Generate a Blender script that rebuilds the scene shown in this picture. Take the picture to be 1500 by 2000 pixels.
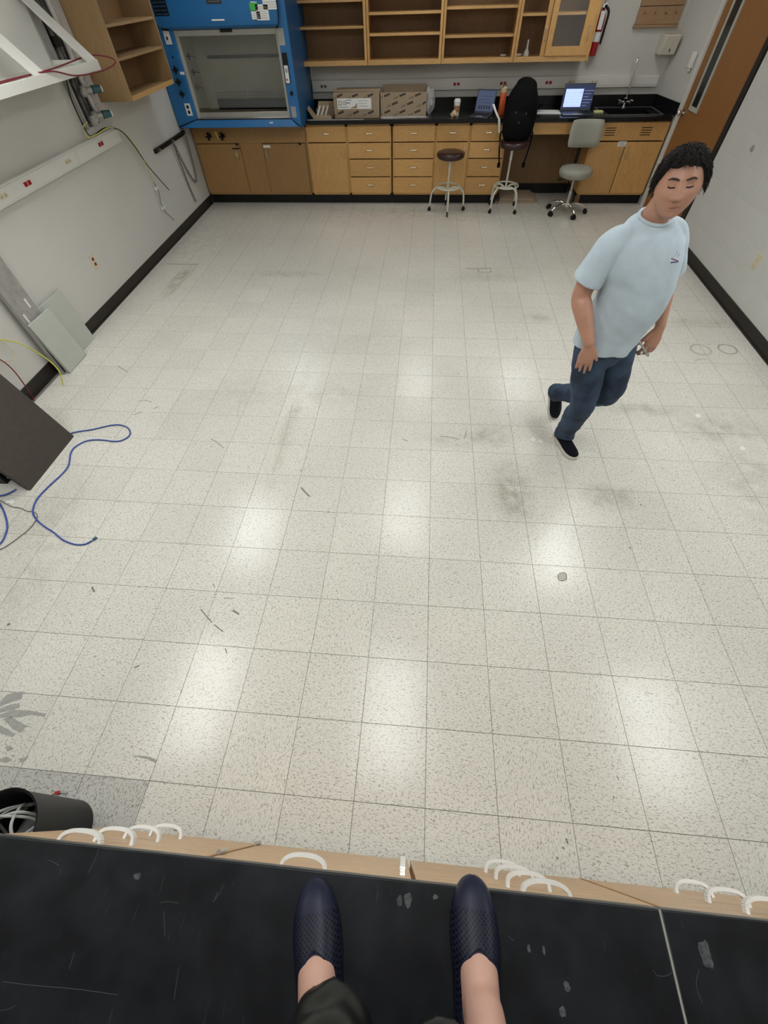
import bpy, bmesh, math, random
from mathutils import Vector, Matrix, noise
random.seed(7)
C = bpy.context.scene.collection
for o in list(bpy.data.objects): bpy.data.objects.remove(o)
PI = math.pi
def V(*a): return Vector(a)
def R(d): return math.radians(d)

# ------------------------------------------------------------ camera
FPX = 787.82
CAM = V(-0.1271, -0.0191, 2.1257)
PITCH, YAW, ROLL = R(36.569), R(6.3113), R(-2.0783)
MC = Matrix.Rotation(YAW, 3, 'Z') @ Matrix.Rotation(PITCH, 3, 'X') @ Matrix.Rotation(ROLL, 3, 'Z')
cd = bpy.data.cameras.new('camera'); cam = bpy.data.objects.new('camera', cd); C.objects.link(cam)
cam.matrix_world = Matrix.Translation(CAM) @ MC.to_4x4()
cd.sensor_fit = 'VERTICAL'; cd.sensor_height = 24.0; cd.lens = 24.0 * FPX / 2000
cd.clip_start = 0.02; cd.clip_end = 50
bpy.context.scene.camera = cam
# ------------------------------------------------------------ world, view
w = bpy.data.worlds.new('world'); bpy.context.scene.world = w; w.use_nodes = True
w.node_tree.nodes['Background'].inputs[0].default_value = (0.8, 0.85, 0.9, 1)
w.node_tree.nodes['Background'].inputs[1].default_value = 0.05
vs = bpy.context.scene.view_settings
vs.view_transform = 'Standard'; vs.look = 'None'; vs.gamma = 1.0; vs.use_curve_mapping = False
vs.exposure = 0.33
CEIL = 2.75
LAMP_COL = (0.980, 1.0, 0.988)
# (x, y, strength) of each ceiling troffer; the far row has weaker tubes
LAMPS = [(-2.35, 0.85, 9.5), (-0.22, 0.85, 9.0), (2.5, 0.85, 9.5),
         (-2.4, 3.1, 9.5), (-0.22, 3.5, 6.5), (1.87, 3.1, 9.5),
         (-2.35, 6.75, 3.9), (-0.13, 6.75, 3.9), (1.76, 6.75, 3.9)]

# world point on the plane axis=val seen at pixel (u, v) of the photograph
def at(u, v, ax, val):
    d = MC @ V(u - 750, 1000 - v, -FPX)
    i = 'xyz'.index(ax); t = (val - CAM[i]) / d[i]
    return CAM + d * t

# ------------------------------------------------------------ mesh builder
class MB:
    def __init__(s): s.v = []; s.f = []
    def add(s, vs_, fs):
        n = len(s.v); s.v += [Vector(p) for p in vs_]; s.f += [tuple(n + i for i in f) for f in fs]; return s
    def box(s, x0, x1, y0, y1, z0, z1):
        if x0 > x1: x0, x1 = x1, x0
        if y0 > y1: y0, y1 = y1, y0
        if z0 > z1: z0, z1 = z1, z0
        p = [(x0,y0,z0),(x1,y0,z0),(x1,y1,z0),(x0,y1,z0),(x0,y0,z1),(x1,y0,z1),(x1,y1,z1),(x0,y1,z1)]
        return s.add(p, [(3,2,1,0),(4,5,6,7),(0,1,5,4),(1,2,6,5),(2,3,7,6),(3,0,4,7)])
    def hexa(s, p):   # 8 corners in the order of box
        return s.add(p, [(3,2,1,0),(4,5,6,7),(0,1,5,4),(1,2,6,5),(2,3,7,6),(3,0,4,7)])
    def slab(s, quad, off):  # quad of points extruded by vector off
        off = Vector(off); q = [Vector(p) for p in quad]; n = len(q)
        nn = (q[1]-q[0]).cross(q[2]-q[0])
        if nn.dot(off) < 0: q = q[::-1]
        return s.add(q + [p + off for p in q], [tuple(range(n))[::-1], tuple(range(n, 2*n))] + [(i, (i+1) % n, n + (i+1) % n, n + i) for i in range(n)])
    def obb(s, c, ax, ay, az, hx, hy, hz):
        c = Vector(c); ax, ay, az = Vector(ax).normalized(), Vector(ay).normalized(), Vector(az).normalized()
        p = [c + ax*hx*i + ay*hy*j + az*hz*k for k in (-1,1) for (i,j) in ((-1,-1),(1,-1),(1,1),(-1,1))]
        return s.hexa(p)
    def bar(s, a, b, w_, h, up=(0,0,1)):
        a, b = Vector(a), Vector(b); d = (b-a).normalized(); up = Vector(up)
        if abs(d.dot(up)) > .98: up = V(1,0,0)
        sx = d.cross(up).normalized(); sz = sx.cross(d)
        return s.obb((a+b)/2, sx, d, sz, w_/2, (b-a).length/2, h/2)
    def cyl(s, a, b, r0, r1=None, n=20, caps=True):
        r1 = r0 if r1 is None else r1
        a, b = Vector(a), Vector(b); d = (b-a).normalized()
        u = d.orthogonal().normalized(); w_ = d.cross(u)
        vs_ = [a + (u*math.cos(t) + w_*math.sin(t))*r0 for t in [2*PI*i/n for i in range(n)]] + \
              [b + (u*math.cos(t) + w_*math.sin(t))*r1 for t in [2*PI*i/n for i in range(n)]]
        fs = [(i, (i+1) % n, n+(i+1) % n, n+i) for i in range(n)]
        if caps: fs += [tuple(range(n))[::-1], tuple(range(n, 2*n))]
        return s.add(vs_, fs)
    def tube(s, pts, r, n=10, closed=False, flat=None):
        pts = [Vector(p) for p in pts]; m = len(pts)
        rr = r if isinstance(r, (list, tuple)) else [r]*m
        vs_ = []; u = None
        for i, p in enumerate(pts):
            if closed: t = pts[(i+1) % m] - pts[i-1]
            else: t = pts[min(i+1, m-1)] - pts[max(i-1, 0)]
            t.normalize()
            u = (t.orthogonal() if u is None else u - t*u.dot(t)).normalized()
            w_ = t.cross(u)
            for k in range(n):
                a = 2*PI*k/n; o_ = u*math.cos(a) + w_*math.sin(a)
                if flat: o_ = Vector((o_.x*flat[0], o_.y*flat[1], o_.z*flat[2]))
                vs_.append(p + o_*rr[i])
        fs = []
        for i in range(m if closed else m-1):
            j = (i+1) % m
            for k in range(n):
                fs.append((i*n+k, i*n+(k+1) % n, j*n+(k+1) % n, j*n+k))
        if not closed: fs += [tuple(range(n))[::-1], tuple(range((m-1)*n, m*n))]
        return s.add(vs_, fs)
    def lathe(s, prof, c=(0,0,0), n=28, close=True):
        c = Vector(c); vs_ = []; m = len(prof)
        for r, z in prof:
            for k in range(n):
                a = 2*PI*k/n; vs_.append(c + V(r*math.cos(a), r*math.sin(a), z))
        fs = [(i*n+k, i*n+(k+1) % n, (i+1)*n+(k+1) % n, (i+1)*n+k) for i in range(m-1) for k in range(n)]
        if close: fs += [tuple(range(n))[::-1], tuple(range((m-1)*n, m*n))]
        return s.add(vs_, fs)
    def ball(s, c, r, n=14, sc=(1,1,1)):
        prof = []
        c = Vector(c); vs_ = []; h = n//2
        for i in range(h+1):
            a = -PI/2 + PI*i/h
            for k in range(n):
                b = 2*PI*k/n
                vs_.append(c + V(math.cos(a)*math.cos(b)*sc[0], math.cos(a)*math.sin(b)*sc[1], math.sin(a)*sc[2])*r)
        fs = [(i*n+k, i*n+(k+1) % n, (i+1)*n+(k+1) % n, (i+1)*n+k) for i in range(h) for k in range(n)]
        return s.add(vs_, fs)
    def xf(s, M):
        s.v = [M @ p for p in s.v]; return s

def cr(pts, k=6, closed=False):      # Catmull-Rom resample
    P = [Vector(p) for p in pts]; n = len(P); out = []
    rng = range(n if closed else n-1)
    for i in rng:
        p0 = P[i-1] if (closed or i > 0) else P[0]*2-P[1]
        p1 = P[i]; p2 = P[(i+1) % n]
        p3 = P[(i+2) % n] if (closed or i+2 < n) else P[-1]*2-P[-2]
        for j in range(k):
            t = j/k
            out.append(0.5*((2*p1) + (p2-p0)*t + (2*p0-5*p1+4*p2-p3)*t*t + (3*p1-p0-3*p2+p3)*t**3))
    if not closed: out.append(P[-1])
    return out

def mesh_of(mb, name, origin=V(0,0,0), smooth=True, ang=38):
    me = bpy.data.meshes.new(name)
    me.from_pydata([tuple(p - origin) for p in mb.v], [], mb.f)
    bm = bmesh.new(); bm.from_mesh(me)
    bmesh.ops.recalc_face_normals(bm, faces=bm.faces); bm.to_mesh(me); bm.free()
    if smooth:
        me.shade_smooth(); me.set_sharp_from_angle(angle=R(ang))
    return me
def root_of(p):
    while p.parent: p = p.parent
    return p
def part(name, mb, m, parent=None, bevel=0.0, label=None, local=False, smooth=True, ang=38, seg=2):
    org = V(0,0,0)
    if parent is not None and not local: org = root_of(parent).location.copy()
    me = mesh_of(mb, name, org, smooth, ang) if isinstance(mb, MB) else mb
    o = bpy.data.objects.new(name, me); C.objects.link(o)
    if m is not None: me.materials.append(m)
    if parent is not None: o.parent = parent
    if bevel:
        b = o.modifiers.new('bevel', 'BEVEL'); b.width = bevel; b.segments = seg; b.limit_method = 'ANGLE'; b.angle_limit = R(50)
        b.harden_normals = False
    if label: o['label'] = label
    return o
def thing(name, label, cat, loc=(0,0,0), rotz=0, group=None):
    o = bpy.data.objects.new(name, None); C.objects.link(o)
    o.empty_display_size = .05
    o.location = loc; o.rotation_euler = (0, 0, rotz); o['label'] = label; o['category'] = cat
    if group: o['group'] = group
    return o
def tag(o, label, cat, group=None):
    o['label'] = label; o['category'] = cat
    if group: o['group'] = group
    return o
def struct(name, mb, m, parent=None, bevel=0, smooth=False):
    o = part(name, mb, m, parent, bevel, smooth=smooth)
    o['kind'] = 'structure'
    return o
def single(name, mb, m, label, cat, group=None, bevel=0, origin=None, **k):   # a thing that is one mesh
    org = Vector(origin) if origin is not None else V(sum(p.x for p in mb.v)/len(mb.v), sum(p.y for p in mb.v)/len(mb.v), min(p.z for p in mb.v))
    o = part(name, MB().add([p-org for p in mb.v], mb.f), m, None, bevel, **k); o.location = org
    return tag(o, label, cat, group)
def dup(root, loc, rotz, label=None, group=None):
    r = root.copy(); C.objects.link(r); r.location = loc; r.rotation_euler = (0, 0, rotz)
    if label: r['label'] = label
    if group: r['group'] = group
    for ch in list(root.children):
        c = ch.copy(); C.objects.link(c); c.parent = r
        for g in ch.children:
            d = g.copy(); C.objects.link(d); d.parent = c
    return r

# ------------------------------------------------------------ materials
def newmat(name):
    m = bpy.data.materials.new(name); m.use_nodes = True
    return m, m.node_tree.nodes, m.node_tree.links, m.node_tree.nodes['Principled BSDF']
def mat(name, col, rough=.5, metal=0.0, var=.04, scale=8, bump=0.0, bscale=200, spec=.5, coat=0, sss=0):
    m, N, L, b = newmat(name)
    b.inputs['Roughness'].default_value = rough; b.inputs['Metallic'].default_value = metal
    b.inputs['Specular IOR Level'].default_value = spec
    if coat: b.inputs['Coat Weight'].default_value = coat; b.inputs['Coat Roughness'].default_value = .08
    if sss:
        b.inputs['Subsurface Weight'].default_value = sss; b.inputs['Subsurface Radius'].default_value = (.01,.004,.002)
    tc = N.new('ShaderNodeTexCoord')
    nz = N.new('ShaderNodeTexNoise'); nz.inputs['Scale'].default_value = scale; nz.inputs['Detail'].default_value = 4
    L.new(tc.outputs['Object'], nz.inputs['Vector'])
    mr = N.new('ShaderNodeMapRange'); mr.inputs[3].default_value = 1-var; mr.inputs[4].default_value = 1+var
    mr.inputs[1].default_value = .3; mr.inputs[2].default_value = .7
    L.new(nz.outputs['Fac'], mr.inputs[0])
    mx = N.new('ShaderNodeVectorMath'); mx.operation = 'SCALE'; mx.inputs[0].default_value = col[:3]
    L.new(mr.outputs[0], mx.inputs['Scale']); L.new(mx.outputs[0], b.inputs['Base Color'])
    if bump:
        n2 = N.new('ShaderNodeTexNoise'); n2.inputs['Scale'].default_value = bscale; n2.inputs['Detail'].default_value = 3
        L.new(tc.outputs['Object'], n2.inputs['Vector'])
        bp = N.new('ShaderNodeBump'); bp.inputs['Strength'].default_value = bump; bp.inputs['Distance'].default_value = .002
        L.new(n2.outputs['Fac'], bp.inputs['Height']); L.new(bp.outputs[0], b.inputs['Normal'])
    return m
def wood(name, c1, c2, axis='z', rough=.42, scale=6, stretch=14, fig=1.0):
    m, N, L, b = newmat(name)
    b.inputs['Roughness'].default_value = rough
    tc = N.new('ShaderNodeTexCoord'); oi = N.new('ShaderNodeObjectInfo')
    off = N.new('ShaderNodeVectorMath'); off.operation = 'SCALE'; off.inputs[0].default_value = (7, 5, 9)
    L.new(oi.outputs['Random'], off.inputs['Scale'])
    ad = N.new('ShaderNodeVectorMath'); ad.operation = 'ADD'
    L.new(tc.outputs['Object'], ad.inputs[0]); L.new(off.outputs[0], ad.inputs[1])
    mp = N.new('ShaderNodeMapping')
    s = [stretch]*3; s['xyz'.index(axis)] = 1.0; mp.inputs['Scale'].default_value = s
    L.new(ad.outputs[0], mp.inputs['Vector'])
    n1 = N.new('ShaderNodeTexNoise'); n1.inputs['Scale'].default_value = scale*.45; n1.inputs['Detail'].default_value = 3; n1.inputs['Distortion'].default_value = 1.2*fig
    n2 = N.new('ShaderNodeTexNoise'); n2.inputs['Scale'].default_value = scale*3; n2.inputs['Detail'].default_value = 6
    L.new(mp.outputs[0], n1.inputs['Vector']); L.new(mp.outputs[0], n2.inputs['Vector'])
    ma = N.new('ShaderNodeMath'); ma.operation = 'MULTIPLY_ADD'; ma.inputs[1].default_value = 6.0*fig; ma.inputs[2].default_value = 0
    L.new(n1.outputs['Fac'], ma.inputs[0])
    sn = N.new('ShaderNodeMath'); sn.operation = 'PINGPONG'; sn.inputs[1].default_value = .5
    L.new(ma.outputs[0], sn.inputs[0])
    ml = N.new('ShaderNodeMath'); ml.operation = 'MULTIPLY_ADD'; ml.inputs[1].default_value = .8
    L.new(sn.outputs[0], ml.inputs[0]); L.new(n2.outputs['Fac'], ml.inputs[2])
    rp = N.new('ShaderNodeValToRGB'); rp.color_ramp.elements[0].color = (*c2, 1); rp.color_ramp.elements[1].color = (*c1, 1)
    rp.color_ramp.elements[0].position = .35; rp.color_ramp.elements[1].position = .85
    L.new(ml.outputs[0], rp.inputs[0])
    hs = N.new('ShaderNodeHueSaturation')
    mv = N.new('ShaderNodeMapRange'); mv.inputs[3].default_value = .9; mv.inputs[4].default_value = 1.08
    L.new(oi.outputs['Random'], mv.inputs[0]); L.new(mv.outputs[0], hs.inputs['Value'])
    L.new(rp.outputs[0], hs.inputs['Color']); L.new(hs.outputs[0], b.inputs['Base Color'])
    bp = N.new('ShaderNodeBump'); bp.inputs['Strength'].default_value = .08; bp.inputs['Distance'].default_value = .001
    L.new(n2.outputs['Fac'], bp.inputs['Height']); L.new(bp.outputs[0], b.inputs['Normal'])
    return m
def emit(name, col, s):
    m, N, L, b = newmat(name)
    b.inputs['Base Color'].default_value = (*col, 1)
    b.inputs['Emission Color'].default_value = (*col, 1); b.inputs['Emission Strength'].default_value = s
    nz = N.new('ShaderNodeTexNoise'); nz.inputs['Scale'].default_value = 3
    mr = N.new('ShaderNodeMapRange'); mr.inputs[3].default_value = .4; mr.inputs[4].default_value = .5
    L.new(nz.outputs['Fac'], mr.inputs[0]); L.new(mr.outputs[0], b.inputs['Roughness'])
    return m
def glassmat(name, col=(.9,.95,.93), alpha=.15, rough=.05):
    m, N, L, b = newmat(name)
    b.inputs['Base Color'].default_value = (*col, 1); b.inputs['Roughness'].default_value = rough
    b.inputs['Alpha'].default_value = alpha
    nz = N.new('ShaderNodeTexNoise'); nz.inputs['Scale'].default_value = 5
    mr = N.new('ShaderNodeMapRange'); mr.inputs[3].default_value = alpha*.8; mr.inputs[4].default_value = alpha*1.2
    L.new(nz.outputs['Fac'], mr.inputs[0]); L.new(mr.outputs[0], b.inputs['Alpha'])
    return m

M = {}
M['wall'] = mat('painted_wall', (.56,.545,.51), .75, var=.02, scale=2, bump=.25, bscale=120)
M['wallblock'] = mat('painted_block', (.56,.555,.525), .7, var=.025, scale=3, bump=.4, bscale=150)
M['ceiling'] = mat('ceiling_tile_paint', (.75,.74,.70), .9, var=.03, scale=20)
M['base'] = mat('dark_rubber_base', (.020,.016,.0135), .5, var=.15, scale=6, spec=.35)
M['kick'] = mat('black_kick', (.007,.007,.007), .4, var=.1, spec=.3)
M['grout'] = mat('tile_joint', (.17,.155,.135), .9, var=.2, scale=12)
OAK1, OAK2 = (.60,.345,.125), (.455,.240,.072)
M['oak_v'] = wood('oak_vertical_grain', OAK1, OAK2, 'z')
M['oak_x'] = wood('oak_horizontal_grain', OAK1, OAK2, 'x', fig=1.5)
M['oak_edge'] = wood('oak_edge', (.60,.36,.145), (.48,.27,.095), 'x')
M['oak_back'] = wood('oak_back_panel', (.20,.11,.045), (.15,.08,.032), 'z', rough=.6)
M['oak_dark'] = wood('oak_hood_cabinet', (.36,.20,.072), (.29,.155,.052), 'z')
M['ply'] = wood('particle_cabinet', (.34,.215,.10), (.28,.17,.075), 'z', rough=.6, fig=.5)
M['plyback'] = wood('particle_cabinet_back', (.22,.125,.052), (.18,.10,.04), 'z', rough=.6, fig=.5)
M['oak_near'] = wood('oak_pale', (.60,.40,.22), (.40,.235,.11), 'x', fig=2.6, scale=5, stretch=9)
M['door'] = wood('door_veneer', (.30,.13,.035), (.235,.098,.025), 'z', rough=.5, fig=.5)
M['black_top'] = mat('black_epoxy_top', (.006,.0065,.007), .25, var=.25, scale=5, spec=.32)
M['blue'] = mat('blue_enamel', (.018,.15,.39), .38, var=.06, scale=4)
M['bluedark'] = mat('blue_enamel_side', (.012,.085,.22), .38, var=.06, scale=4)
M['hood_in'] = mat('hood_liner', (.36,.325,.235), .6, var=.05, scale=5)
M['steel'] = mat('brushed_steel', (.52,.52,.50), .32, 1.0, var=.05)
M['chrome'] = mat('chrome', (.80,.80,.80), .10, 1.0, var=.02)
M['white_metal'] = mat('white_metal_handle', (.80,.80,.78), .35, .3, var=.04)
M['nickel'] = mat('nickel_handle', (.68,.64,.56), .28, 1.0, var=.04)
M['greypaint'] = mat('grey_green_paint', (.43,.45,.40), .5, var=.03)
M['greymetal'] = mat('galvanised_grey', (.36,.35,.33), .45, .3, var=.15, scale=14)
M['sash'] = mat('sash_grey_paint', (.42,.41,.36), .5, var=.04)
M['black'] = mat('black_plastic', (.006,.006,.006), .45, var=.15, spec=.3)
M['blackfab'] = mat('black_fabric', (.0035,.0035,.004), .8, var=.3, scale=40, bump=.4, bscale=500, spec=.12)
M['blackshiny'] = mat('black_satin', (.005,.0055,.005), .36, var=.3, scale=20)
M['maroon'] = mat('maroon_vinyl', (.030,.010,.012), .28, var=.12)
M['cream'] = mat('cream_enamel', (.58,.56,.47), .4, var=.06, scale=20)
M['vinyl'] = mat('grey_vinyl', (.30,.30,.255), .5, var=.04)
M['white'] = mat('white_plastic', (.76,.75,.72), .45, var=.02)
M['beige'] = mat('beige_plastic', (.60,.52,.36), .45, var=.03)
M['raceway'] = mat('raceway_paint', (.66,.65,.61), .4, var=.02)
M['red'] = mat('red_plastic', (.36,.010,.014), .4, var=.05)
M['redcable'] = mat('dark_red_cable', (.16,.012,.02), .45, var=.1)
M['yellow'] = mat('yellow_cable', (.55,.52,.10), .45, var=.05)
M['bluecable'] = mat('blue_cable', (.045,.085,.33), .42, var=.08)
M['bluejk'] = mat('blue_connector', (.02,.10,.16), .4, var=.08)
M['grey_cable'] = mat('grey_cable', (.16,.155,.15), .5, var=.1)
M['tealcap'] = mat('teal_valve', (.02,.10,.11), .4, var=.1)
M['brown'] = mat('dark_brown_laminate', (.052,.042,.034), .55, var=.12, scale=30, bump=.2, bscale=90)
M['card'] = mat('cardboard', (.33,.25,.17), .85, var=.05, scale=12)
M['cardlight'] = mat('cardboard_inside', (.40,.30,.19), .85, var=.05)
M['paper'] = mat('paper', (.78,.78,.76), .7, var=.02)
M['green'] = mat('green_sticker', (.06,.42,.07), .6, var=.04)
M['ink'] = mat('printed_ink', (.06,.045,.038), .8, var=.1)
M['orange'] = mat('orange_bottle', (.62,.11,.035), .35, var=.08)
M['tan'] = mat('tan_cap', (.62,.45,.26), .5, var=.05)
M['cupwhite'] = mat('cup_lid', (.8,.8,.78), .4)
M['sleeve'] = mat('cup_sleeve', (.34,.17,.09), .8, var=.15, scale=60)
M['laptop'] = mat('laptop_body', (.055,.06,.075), .3, .6, var=.05)
M['postit'] = mat('yellow_paper', (.72,.68,.30), .7, var=.03)
M['shirt'] = mat('pale_blue_cotton', (.48,.57,.64), .9, var=.035, scale=25, bump=.35, bscale=260)
M['skin'] = mat('skin', (.455,.235,.160), .5, var=.06, scale=18, sss=.12)
M['skin2'] = mat('skin_pale', (.50,.29,.225), .5, var=.07, scale=14, sss=.12)
M['hair'] = mat('dark_hair', (.014,.011,.010), .75, var=.6, scale=160, bump=1.0, bscale=260, spec=.2)
M['lip'] = mat('lip_skin', (.27,.085,.07), .5)
M['brow'] = mat('brow_hair', (.035,.022,.018), .8, var=.3, scale=200)
M['shadowskin'] = mat('crease_shade_skin', (.36,.20,.145), .6, var=.1, scale=200)  # darker skin: shade painted into lid creases, mouth line and nostrils
M['sole'] = mat('off_white_sole', (.60,.57,.50), .6, var=.05)
M['shoeblack'] = mat('black_knit_shoe', (.005,.006,.011), .8, var=.3, scale=90, bump=.5, bscale=500, spec=.15)
M['glass'] = glassmat('clear_glass', (.85,.9,.88), .05)
M['doorglass'] = glassmat('dark_door_glass', (.02,.022,.02), .88, .12)
M['plastic_wrap'] = glassmat('clear_plastic_wrap', (.85,.85,.85), .28, .15)
M['bulbglass'] = glassmat('lab_glass', (.9,.92,.9), .4, .05)
M['tape'] = mat('tape_residue', (.33,.325,.30), .8, var=.1, scale=40)
M['chip'] = mat('pale_paint_chip', (.70,.69,.66), .7, var=.03)
M['scuff'] = mat('scuff_dark', (.20,.18,.15), .8, var=.2, scale=80)
M['scufflight'] = mat('scuff_faint', (.46,.43,.36), .6, var=.15, scale=80)
M['bin'] = mat('black_bin_plastic', (.007,.007,.008), .5, var=.2, scale=10, spec=.3)
M['wrapgrey'] = mat('light_grey_cable', (.42,.42,.40), .5, var=.06)
M['dispenser'] = mat('ivory_dispenser', (.62,.57,.47), .4, var=.03)
M['pegwood'] = wood('pegboard_wood', (.36,.22,.12), (.28,.16,.08), 'x', rough=.6)
M['plaster'] = mat('pipe_chase_grey', (.085,.08,.074), .8, var=.8, scale=14, bump=.5, bscale=60)
M['pvc'] = mat('pale_pipe', (.50,.47,.45), .5, var=.1)

# denim
m, N, L, b = newmat('blue_denim'); M['denim'] = m
b.inputs['Roughness'].default_value = .85
tc = N.new('ShaderNodeTexCoord')
n1 = N.new('ShaderNodeTexNoise'); n1.inputs['Scale'].default_value = 7; n1.inputs['Detail'].default_value = 5
L.new(tc.outputs['Object'], n1.inputs['Vector'])
rp = N.new('ShaderNodeValToRGB'); rp.color_ramp.elements[0].position = .38; rp.color_ramp.elements[1].position = .72
rp.color_ramp.elements[0].color = (.012,.022,.048,1); rp.color_ramp.elements[1].color = (.045,.085,.15,1)
L.new(n1.outputs['Fac'], rp.inputs[0]); L.new(rp.outputs[0], b.inputs['Base Color'])
n2 = N.new('ShaderNodeTexNoise'); n2.inputs['Scale'].default_value = 28; n2.inputs['Detail'].default_value = 3
L.new(tc.outputs['Object'], n2.inputs['Vector'])
bp = N.new('ShaderNodeBump'); bp.inputs['Strength'].default_value = .5; bp.inputs['Distance'].default_value = .01
L.new(n2.outputs['Fac'], bp.inputs['Height']); L.new(bp.outputs[0], b.inputs['Normal'])

# perforated navy shoe
m, N, L, b = newmat('navy_perforated_knit'); M['navy'] = m
b.inputs['Roughness'].default_value = .45; b.inputs['Specular IOR Level'].default_value = .22
tc = N.new('ShaderNodeTexCoord'); mp = N.new('ShaderNodeMapping'); mp.inputs['Rotation'].default_value = (0,0,R(45)); mp.inputs['Scale'].default_value = (155,155,0)
L.new(tc.outputs['Object'], mp.inputs['Vector'])
vo = N.new('ShaderNodeTexVoronoi'); vo.inputs['Scale'].default_value = 1; vo.inputs['Randomness'].default_value = 0.0
L.new(mp.outputs[0], vo.inputs['Vector'])
sx = N.new('ShaderNodeSeparateXYZ'); L.new(tc.outputs['Object'], sx.inputs[0])
g1 = N.new('ShaderNodeMapRange'); g1.interpolation_type = 'SMOOTHSTEP'
g1.inputs[1].default_value = .206; g1.inputs[2].default_value = .196; L.new(sx.outputs[1], g1.inputs[0])   # y of the local shoe: no holes on the toe
th = N.new('ShaderNodeMath'); th.operation = 'LESS_THAN'; th.inputs[1].default_value = .34; L.new(vo.outputs['Distance'], th.inputs[0])
ml = N.new('ShaderNodeMath'); ml.operation = 'MULTIPLY'; L.new(th.outputs[0], ml.inputs[0]); L.new(g1.outputs[0], ml.inputs[1])
mxx = N.new('ShaderNodeMix'); mxx.data_type = 'RGBA'; mxx.inputs[6].default_value = (.011,.013,.032,1); mxx.inputs[7].default_value = (.0015,.0015,.003,1)
L.new(ml.outputs[0], mxx.inputs[0]); L.new(mxx.outputs[2], b.inputs['Base Color'])
bp = N.new('ShaderNodeBump'); bp.inputs['Strength'].default_value = .8; bp.inputs['Distance'].default_value = .001; bp.invert = True
L.new(ml.outputs[0], bp.inputs['Height']); L.new(bp.outputs[0], b.inputs['Normal'])

# worn black bench top with scratches and pale smears
m, N, L, b = newmat('worn_black_bench'); M['bench_top'] = m
b.inputs['Roughness'].default_value = .38; b.inputs['Specular IOR Level'].default_value = .28
geo = N.new('ShaderNodeNewGeometry')
n1 = N.new('ShaderNodeTexNoise'); n1.inputs['Scale'].default_value = 9; n1.inputs['Detail'].default_value = 6; n1.inputs['Roughness'].default_value = .6
L.new(geo.outputs['Position'], n1.inputs['Vector'])
rp = N.new('ShaderNodeValToRGB'); rp.color_ramp.elements[0].position = .42; rp.color_ramp.elements[1].position = .78
rp.color_ramp.elements[0].color = (.0060,.0066,.0085,1); rp.color_ramp.elements[1].color = (.017,.019,.023,1)
L.new(n1.outputs['Fac'], rp.inputs[0])
mp = N.new('ShaderNodeMapping'); mp.inputs['Scale'].default_value = (60, 4, 1); mp.inputs['Rotation'].default_value = (0,0,R(20))
L.new(geo.outputs['Position'], mp.inputs['Vector'])
n2 = N.new('ShaderNodeTexNoise'); n2.inputs['Scale'].default_value = 3; n2.inputs['Detail'].default_value = 2
L.new(mp.outputs[0], n2.inputs['Vector'])
r2 = N.new('ShaderNodeMapRange'); r2.inputs[1].default_value = .715; r2.inputs[2].default_value = .74; r2.inputs[4].default_value = .10
L.new(n2.outputs['Fac'], r2.inputs[0])
mxx = N.new('ShaderNodeMix'); mxx.data_type = 'RGBA'; mxx.inputs[7].default_value = (.2,.21,.22,1)
L.new(r2.outputs[0], mxx.inputs[0]); L.new(rp.outputs[0], mxx.inputs[6]); L.new(mxx.outputs[2], b.inputs['Base Color'])
n3 = N.new('ShaderNodeTexNoise'); n3.inputs['Scale'].default_value = 30; n3.inputs['Detail'].default_value = 3
L.new(geo.outputs['Position'], n3.inputs['Vector'])
r3 = N.new('ShaderNodeMapRange'); r3.inputs[3].default_value = .30; r3.inputs[4].default_value = .52; L.new(n3.outputs['Fac'], r3.inputs[0]); L.new(r3.outputs[0], b.inputs['Roughness'])

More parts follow.
